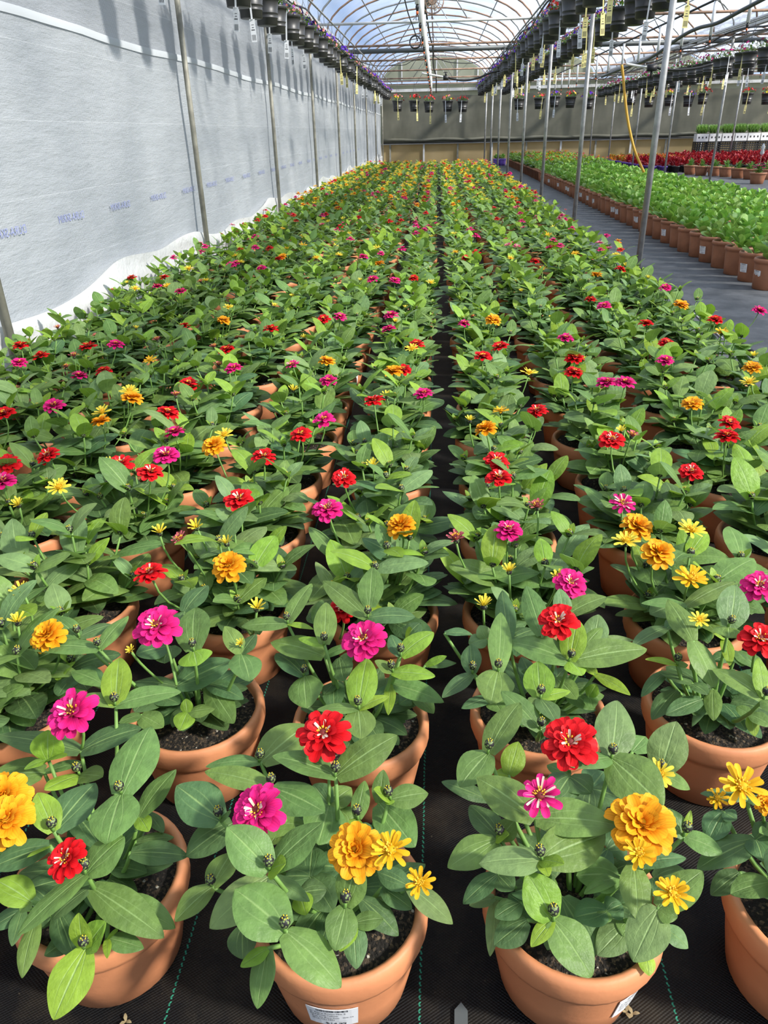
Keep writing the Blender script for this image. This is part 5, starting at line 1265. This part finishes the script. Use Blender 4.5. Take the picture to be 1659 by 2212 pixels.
# ------------------------------------------------------------------ hanging baskets
def basket_pot():
    mb = MB()
    mb.lathe([(.095, -.03), (.103, -.026), (.106, .03), (.110, .032), (.110, .040), (.107, .042), (.112, .07), (.115, .072), (.115, .080), (.112, .082), (.124, .16), (.130, .185), (.136, .187), (.138, .215), (.134, .22), (.126, .215), (.122, .18), (.001, .18)], 'black_pot', 24)
    return mb.mesh('pot')
BPM = basket_pot()
for k, c in {'vio': (.13, .03, .52), 'pch': (.85, .28, .25), 'rd': (.70, .03, .03), 'yl': (.90, .66, .04), 'wh': (.85, .85, .82), 'mg': (.55, .02, .20), 'PK': (.85, .10, .42)}.items(): M[k] = simple('petunia_' + k, c, .6, spec=.2)
TP = [(0.11, 0.21, 0.05), (0.15, 0.27, 0.07), (0.08, 0.16, 0.04)]
def basket_plants(seed, cols):
    rnd = random.Random(seed); fo = MB(); bl = MB()
    for i in range(80):
        a = rnd.uniform(0, 2 * PI); q = rnd.uniform(0, 1) ** .6 * .13; h = rnd.uniform(0, .10) * (1 - (q / .15) ** 2) + rnd.uniform(0, .03)
        e = rnd.uniform(-.3, 1.0); d = Vector((math.cos(a) * math.cos(e), math.sin(a) * math.cos(e), math.sin(e)))
        t = rnd.choice(TP)
        fo.blade((math.cos(a) * q, math.sin(a) * q, .20 + h), d, UP, rnd.uniform(.03, .07), rnd.uniform(.015, .025), 'leaf_far', 3, 2, t, shape=sh_lance, bend=.6, rnd=rnd)
    for i in range(20):
        a = rnd.uniform(0, 2 * PI); q = rnd.uniform(.05, .165); z = .225 + .10 * max(0, 1 - (q / .16) ** 2) + rnd.uniform(-.01, .03)
        c = rnd.choice(cols); p = Vector((math.cos(a) * q, math.sin(a) * q, z)); ax = Vector((math.cos(a), math.sin(a), rnd.uniform(.2, 1.0))).normalized()
        s = ax.orthogonal().normalized(); u = ax.cross(s); rad = rnd.uniform(.018, .026) * (.8 if c == 'pch' else 1)
        vs = [p] + [p + ax * (.010 + .004 * (j % 2)) + (s * math.cos(2 * PI * j / 10) + u * math.sin(2 * PI * j / 10)) * rad * (1 if j % 2 else .9) for j in range(10)]
        bl.add(vs, [(0, 1 + j, 1 + (j + 1) % 10) for j in range(10)], c)
    return fo.mesh('foliage'), bl.mesh('blossoms')
PAL = {'purple': ['vio'] * 5 + ['pch'], 'peach and purple': ['pch', 'pch', 'vio'], 'red': ['rd'] * 4 + ['pch'], 'yellow': ['yl'] * 5 + ['vio'], 'white and magenta': ['wh', 'wh', 'wh', 'mg', 'mg'], 'white': ['wh'] * 6 + ['mg'], 'orange and red': ['rd', 'yl', 'pch']}
BK = {k: [basket_plants(900 + 10 * i + s, c) for s in range(2)] for i, (k, c) in enumerate(PAL.items())}
def hanger_mesh(h):
    mb = MB()
    for j in range(3):
        a = 2 * PI * j / 3; mb.tube([(math.cos(a) * .13, math.sin(a) * .13, .21), (0, 0, .21 + h * .75)], .0022, 'wire', 4)
    mb.tube([(0, 0, .21 + h * .75), (0, 0, .21 + h)], .003, 'wire', 4); return mb.mesh('hanger')
def tag_mesh(key, marks=True):
    mb = MB(); L_ = .50
    mb.box((0, 0, -.16), (.016, .0012, .32), key)
    mb.box((0, 0, -.40), (.050, .0014, .18), key)
    mb.lathe([(.013, -.0008), (.013, .0008)], key, 10, c=(0, 0, -.312))
    if marks:
        for i in range(6): mb.box((-.016 + .0064 * i, -.001, -.455), (.0032 if i % 2 else .0018, .0008, .045), 'ink')
        mb.box((0, -.001, -.395), (.032, .0008, .007), 'ink'); mb.box((0, -.001, -.375), (.018, .0008, .005), 'ink'); mb.box((0, -.001, -.355), (.022, .0008, .004), 'ink')
    return mb.mesh('price_tag', False)
TAGW, TAGY = tag_mesh('white_tag'), tag_mesh('yellow_tag')
HM = {}
def basket(x, y, zb, cols, label, group, rail_z, tg, size=1.0):
    t = empty('hanging_basket', (x, y, zb), R.uniform(-.3, .3), label, 'hanging basket', group)
    t.scale = (size, size, size)
    link('pot', BPM, t); fo, bl = BK[cols][R.randrange(2)]
    rz = R.uniform(0, 6.28)
    s = R.uniform(.95, 1.2)
    a = link('foliage', fo, t); a.rotation_euler = (0, 0, rz); b = link('blossoms', bl, t); b.rotation_euler = (0, 0, rz)
    for q in (a, b): q.scale = (s, s, s); q.location.z = .2 * (1 - s)
    h = round((rail_z - zb) / size - .21, 2)
    if h not in HM: HM[h] = hanger_mesh(h)
    link('hanger', HM[h], t)
    if tg:
        g = link('price_tag', TAGW if tg == 1 else TAGY, t); g.location = (R.uniform(-.05, .05), -.145, .21 + R.uniform(-.02, .06)); g.rotation_euler = (R.uniform(-.05, .05), R.uniform(-.08, .08), R.uniform(-.5, .5))
        tag(g, ('white' if tg == 1 else 'pale yellow') + ' hanging price tag with barcode')
ROWB = [('along the plastic wall', -1.75, 2.26, .62, lambda i: ['peach and purple', 'purple', 'peach and purple'][i % 3], 5.1),
        ('just left of aisle posts', 1.50, 2.32, .60, lambda i: 'yellow' if i == 4 else 'red' if i in (5, 6) else ['purple', 'peach and purple', 'purple'][i % 3], 8.0),
        ('just right of aisle posts', 2.26, 2.32, .60, lambda i: ['purple', 'peach and purple'][i % 2], 8.0),
        ('left of second posts', 5.58, 2.18, .56, lambda i: ['white', 'white and magenta', 'white'][i % 3], 13.0),
        ('right of second posts', 6.42, 2.18, .62, lambda i: ['orange and red', 'white and magenta', 'orange and red'][i % 3], 15.0)]
for nm, x, zb, sp, fc, y0 in ROWB:
    m = MB(); m.tube([(x, 4, ZG), (x, YF - .2, ZG)], .014, 'steel', 6)
    tag(m.obj('trim_7'), None, None, None, 'structure')
    i = 0; y = y0
    while y < 29.3:
        if in_frame((x, y, zb - .2), 20):
            i += 1
            basket(x + R.uniform(-.03, .03), y + R.uniform(-.05, .05), zb + R.uniform(-.015, .015), fc(i), f"hanging basket, {fc(i)} flowers, {ordw(i)} from near end {nm}", 'hanging baskets ' + nm, ZG, R.choice((0, 1, 2, 0, 1, 0, 2)))
        y += sp
m = MB(); m.tube([(-2.1, 30.2, ZG), (14, 30.2, ZG)], .014, 'steel', 6); tag(m.obj('trim_7'), None, None, None, 'structure')
i = 0; x = -1.45
while x < 12.5:
    if min(abs(x - q) for q in (1.5, 2.26, 5.58, 6.42, 1.87, 5.98, 10.1)) > .2 and in_frame((x, 30.2, 2.1), 10):
        i += 1
        basket(x, 30.2 + R.uniform(-.1, .1), 1.90 + R.uniform(-.05, .05), R.choice(('orange and red', 'orange and red', 'peach and purple', 'red')), f'black hanging basket in the row across the far end, {ordw(i)} from the plastic wall', 'hanging baskets across the far end', ZG, R.choice((1, 2, 1, 2, 0)), 1.4)
    x += R.uniform(.50, .80)

# ------------------------------------------------------------------ misting droppers, pipes, cables, hoses, fan
def dropper(x, y, zt, label, group):
    t = empty('hanging_mist_nozzle', (x, y, zt), 0, label, 'mist nozzle', group)
    m = MB(); m.tube([(0, 0, 0), (0, 0, -.42)], .024, 'white', 8); m.obj('tube', t)
    m = MB(); m.tube([(0, 0, -.42), (0, 0, -.44), (0, 0, -.45), (0, 0, -.48)], [.012, .018, .018, .010], 'black', 8); m.obj('valve', t)
    m = MB(); m.tube([(0, 0, -.48), (0, 0, -.505)], .012, 'orange', 8); m.obj('check_ring', t)
    m = MB(); m.tube([(0, 0, -.505), (.012, 0, -.52), (.012, 0, -.555), (-.012, 0, -.555), (-.012, 0, -.52), (0, 0, -.505)], .004, 'black', 4); m.obj('nozzle_bridge', t)
for nm, x, y0 in (('over the zinnia bed', -.22, 9.0), ('over the bright green bed', 3.95, 11.5), ('over the third bay', 8.05, 19.0)):
    m = MB(); m.tube([(x, 6, ZG - .02), (x, 31, ZG - .02)], .016, 'black', 6)
    tag(m.obj('hanging_irrigation_pipe'), f'black irrigation pipe running lengthwise {nm}', 'pipe')
    i = 0; y = y0
    while y < 30:
        if in_frame((x, y, 2.4), 20):
            i += 1; dropper(x, y, ZG - .036, f'white misting dropper hanging {nm}, {ordw(i)} from the near end', 'misting droppers ' + nm)
        y += 1.45
for i, (a, b) in enumerate(BAYS[:3]):
    m = MB(); m.tube([(a + .1, 20.2, ZG + .08), (b - .1, 20.2, ZG + .08)], .05, 'darkpipe', 10)
    tag(m.obj('hanging_heating_pipe'), ['thick dark pipe crossing above the zinnia bed', 'thick dark pipe crossing above the bright green bed', 'thick dark pipe crossing above the third bay'][i], 'pipe')
def cable(name, pts, r, key, label, cat, n=6):
    m = MB(); m.tube(smoothpts([on_y(*p) if len(p) == 3 else Vector(p[:3]) for p in pts], 6), r, key, n)
    return tag(m.obj(name), label, cat)
cable('hanging_cable', [(914, -15, 14), (921, 30, 15), (928, 75, 17), (935, 105, 19.5), (936, 143, 22), (942, 166, 25), (942, 200, 28)], .016, 'black', 'thick black cable running down the middle of the zinnia bay roof', 'cable')
cable('hanging_cable', [(872, -10, 12), (882, 30, 13.5), (893, 60, 15), (902, 88, 16)], .010, 'black', 'thin dark cable hanging to a reel left of the misting droppers', 'cable')
cable('hanging_hose', [(968, 168, 19.5), (1000, 174, 19.5), (1031, 169, 19.5), (1061, 157, 19.5), (1100, 149, 19.5)], .022, 'black', 'black hose drooping from white pipe to the basket row', 'hose')
cable('hanging_pipe', [(911, 158, 19.5), (940, 163, 19.5), (966, 168, 19.5)], .022, 'white', 'short white pipe joined to the drooping black hose', 'pipe')
t = empty('hanging_pipe_valve', tuple(on_y(963, 168, 19.4)), 0, 'black valve joining the white pipe and drooping hose', 'valve')
m = MB(); m.box((0, 0, 0), (.12, .09, .09), 'black'); m.obj('valve_body', t); m = MB(); m.tube([(0, 0, .04), (0, 0, .10)], .02, 'black', 8); m.box((0, 0, .11), (.10, .02, .015), 'black'); m.obj('valve_handle', t)
cable('hanging_cable', [(935, 118, 20), (950, 128, 20), (975, 135, 20), (1020, 136, 20), (1050, 125, 20), (1090, 100, 20)], .008, 'black', 'thin black cable sagging beneath the thick cross pipe', 'cable')
cable('hanging_cable', [(840, 142, 20), (858, 141, 20), (875, 140, 20), (890, 132, 20), (915, 125, 20)], .008, 'black', 'thin black cable sagging near the plastic wall side of the droppers', 'cable')
cable('hanging_cable', [(720, 90, 14), (750, 118, 15), (800, 140, 17), (850, 140, 18.5), (920, 120, 19.8)], .008, 'black', 'thin black cable looping from the wall gutter to the middle', 'cable')
t = empty('hanging_cable_reel', tuple(on_y(897, 91, 16)), 0, 'dark coiled cable reel hanging left of the misting droppers', 'cable reel')
m = MB()
for k in range(4): m.tube([(.10 * math.cos(q * PI / 8), -.03 + .02 * k, .10 * math.sin(q * PI / 8)) for q in range(17)], .012, 'black', 5)
m.obj('coil', t)
for s in (0, 1):
    cable('gutter_cable', [(-2.02 + .05 * s, 5 + 3 * k, ZG + .02 + .05 * ((k + s) % 2) - .06 * s) for k in range(9)], .012, 'black', ['black cable tied along the wall gutter, upper of two', 'black cable tied along the wall gutter, lower of two'][s], 'cable') if False else None
def ycable(x, z, amp, ph, r, label):
    m = MB(); m.tube(smoothpts([(x + amp * .4 * math.sin(k * 2.1 + ph), 5 + 1.2 * k, z + amp * math.sin(k * 1.9 + ph)) for k in range(22)], 3), r, 'black', 5)
    tag(m.obj('hanging_cable'), label, 'cable')
ycable(-2.05, ZG + .06, .05, 0, .013, 'black cable looping along the gutter above the plastic wall')
ycable(1.62, ZG + .03, .05, 1, .016, 'black cable twisted along the near side of the aisle gutter')
ycable(1.70, ZG + .10, .06, 2.4, .012, 'thinner black cable above the aisle basket row')
ycable(5.82, ZG - .02, .06, .5, .018, 'black cable bundle along the second gutter')
ycable(5.75, ZG - .12, .05, 1.5, .012, 'thin black cable under the second gutter')
for x, z, lb in ((5.70, ZG + .06, 'grey pipe running beside the second gutter'), (6.12, ZG - .05, 'grey pipe on the far side of the second gutter')):
    m = MB(); m.tube([(x, 6, z), (x, 31, z)], .022, 'steel', 8); tag(m.obj('hanging_water_pipe'), lb, 'pipe')
cable('hanging_hose', [(1668, -12, 10.5), (1603, 22, 11), (1549, 50, 11.5), (1508, 61, 12), (1470, 80, 12.5), (1421, 115, 13.5), (1386, 134, 14.5), (1340, 150, 16), (1300, 166, 18)], .024, 'darkpipe', 'thick grey hose sweeping across the roof of the second bay', 'hose')
cable('hanging_hose', [(1420, 146, 13), (1432, 149, 13), (1462, 151, 13), (1505, 147, 13), (1540, 138, 13)], .020, 'black', 'black hose curving in front of the white petunia baskets', 'hose')
cable('hanging_pipe', [(1352, 138, 13), (1375, 142, 13), (1402, 146, 13)], .018, 'white', 'short white pipe at the top of the yellow hose', 'pipe')
cable('hanging_hose', [(1343, 140, 13), (1346, 165, 13), (1349, 200, 13), (1354, 245, 13), (1361, 285, 13), (1371, 325, 13), (1382, 352, 13), (1391, 372, 13)], .020, 'yellow_hose', 'yellow hose hanging down over the bright green bed', 'hose', 8)
t = empty('hanging_pipe_valve', tuple(on_y(1408, 147, 12.9)), 0, 'black valve on the pipe above the bright green bed', 'valve')
m = MB(); m.box((0, 0, 0), (.13, .09, .08), 'black'); m.obj('valve_body', t); m = MB(); m.tube([(0, 0, -.03), (0, 0, -.12)], .016, 'black', 8); m.obj('valve_stem', t)
# round circulation fan
fp = on_y(934, 1, 12.0)
t = empty('hanging_circulation_fan', tuple(fp), 0, 'round wire-caged ceiling fan above the zinnia bed', 'fan')
m = MB()
for dy, rad in ((-.05, .15), (-.06, .10), (-.065, .05), (.05, .15), (0, .155)):
    m.tube([(rad * math.cos(q * PI / 12), dy, rad * math.sin(q * PI / 12)) for q in range(25)], .005, 'rust', 5)
for q in range(14):
    a = q * 2 * PI / 14; m.tube([(0, -.07, 0), (.10 * math.cos(a), -.062, .10 * math.sin(a)), (.15 * math.cos(a), -.05, .15 * math.sin(a)), (.155 * math.cos(a), .0, .155 * math.sin(a)), (.15 * math.cos(a), .05, .15 * math.sin(a))], .0035, 'rust', 4)
m.obj('cage', t)
for q in range(4):
    m = MB(); a = q * PI / 2 + .4; m.blade((0, 0, 0), (math.cos(a), 0, math.sin(a)), (-.35 * math.sin(a), -1, .35 * math.cos(a)), .13, .09, 'steel', 4, 2, shape=sh_round); m.obj('fan_blade', t)
m = MB(); m.tube([(0, .10, 0), (0, -.04, 0)], .045, 'whitebeam', 12); m.obj('motor', t)
m = MB(); m.tube([(0, .06, .03), (0, .06, .42)], .010, 'steel', 6); m.obj('hanging_rod', t)

# things lying on the ground fabric
m = MB(); m.tube(smoothpts([on_z(1372, 566, .012), on_z(1400, 592, .012), on_z(1440, 622, .012), on_z(1490, 660, .012), on_z(1545, 698, .012), on_z(1640, 770, .012)], 5), .012, 'black', 6)
tag(m.obj('drip_line'), 'black drip line lying on the aisle fabric beside the zinnias', 'hose')
m = MB(); m.tube(smoothpts([on_z(1420, 610, .006), on_z(1460, 640, .006), on_z(1500, 678, .006), on_z(1560, 730, .006)], 5), .005, 'whitebeam', 5)
tag(m.obj('white_cord'), 'thin pale cord lying along the aisle edge', 'cord')
a, b = on_z(996, 2166, .004), on_z(996, 2230, .004)
d = (b - a).normalized(); s = d.cross(UP) * .0105
m = MB(); top = [a, a + d * .012 + s, b + s, b - s, a + d * .012 - s]
m.add([p + UP * .0015 for p in top] + [p - UP * .002 for p in top], [(0, 1, 2, 3, 4), (9, 8, 7, 6, 5)] + [(i, 5 + i, 5 + (i + 1) % 5, (i + 1) % 5) for i in range(5)], 'darkpipe')
tag(m.obj('plant_stake', None, False), 'grey pointed plastic plant stake lying on the fabric between pots', 'plant stake')
for i, (px, py) in enumerate(((1366, 2190), (1352, 2186), (272, 2206))):
    m = MB(); w = on_z(px, py, .004)
    for k in range(3): m.blade(w, (math.cos(k * 2 + i), math.sin(k * 2 + i), .25), UP, .012, .006, 'tanwall', 3, 2, shape=sh_lance, bend=1.2)
    tag(m.obj('dry_leaf_scrap'), ['dry tan leaf scrap on the fabric right of the third pot', 'smaller dry scrap beside the tan leaf scrap', 'pale crumb on the fabric below the leftmost pot'][i], 'leaf scrap')

# ------------------------------------------------------------------ light
sun = bpy.data.lights.new('sun', 'SUN'); sun.energy = 11.0; sun.angle = math.radians(5.0); sun.color = (1.0, 0.945, 0.86)
so = bpy.data.objects.new('sun', sun); COL.objects.link(so)
so.rotation_euler = (-Vector((.80, -.30, .64))).to_track_quat('-Z', 'Y').to_euler()
w = bpy.data.worlds.new('sky'); scene.world = w; w.use_nodes = True
nt = w.node_tree; nt.nodes.clear()
out = nt.nodes.new('ShaderNodeOutputWorld'); bg = nt.nodes.new('ShaderNodeBackground'); L(nt, bg.outputs[0], out.inputs[0])
tc = nt.nodes.new('ShaderNodeTexCoord')
mp = nt.nodes.new('ShaderNodeMapping'); mp.inputs['Scale'].default_value = (1, 1, 2.2); L(nt, tc.outputs['Generated'], mp.inputs['Vector'])
nz = noise(nt, 2.6, 6, mp.outputs[0], .6)
r = ramp(nt, nz.outputs[0], [(.34, (.26, .42, .78)), (.56, (.62, .75, .93)), (.78, (1.0, 1.0, 1.0))])
L(nt, r.outputs[0], bg.inputs['Color']); bg.inputs['Strength'].default_value = 1.2

vs = scene.view_settings
scene.display_settings.display_device = 'sRGB'
vs.view_transform = 'Standard'; vs.look = 'None'; vs.gamma = 1.0; vs.exposure = 0.0; vs.use_curve_mapping = False
cy = scene.cycles
cy.max_bounces = 6; cy.diffuse_bounces = 3; cy.glossy_bounces = 2; cy.transmission_bounces = 4; cy.transparent_max_bounces = 8
cy.caustics_reflective = False; cy.caustics_refractive = False
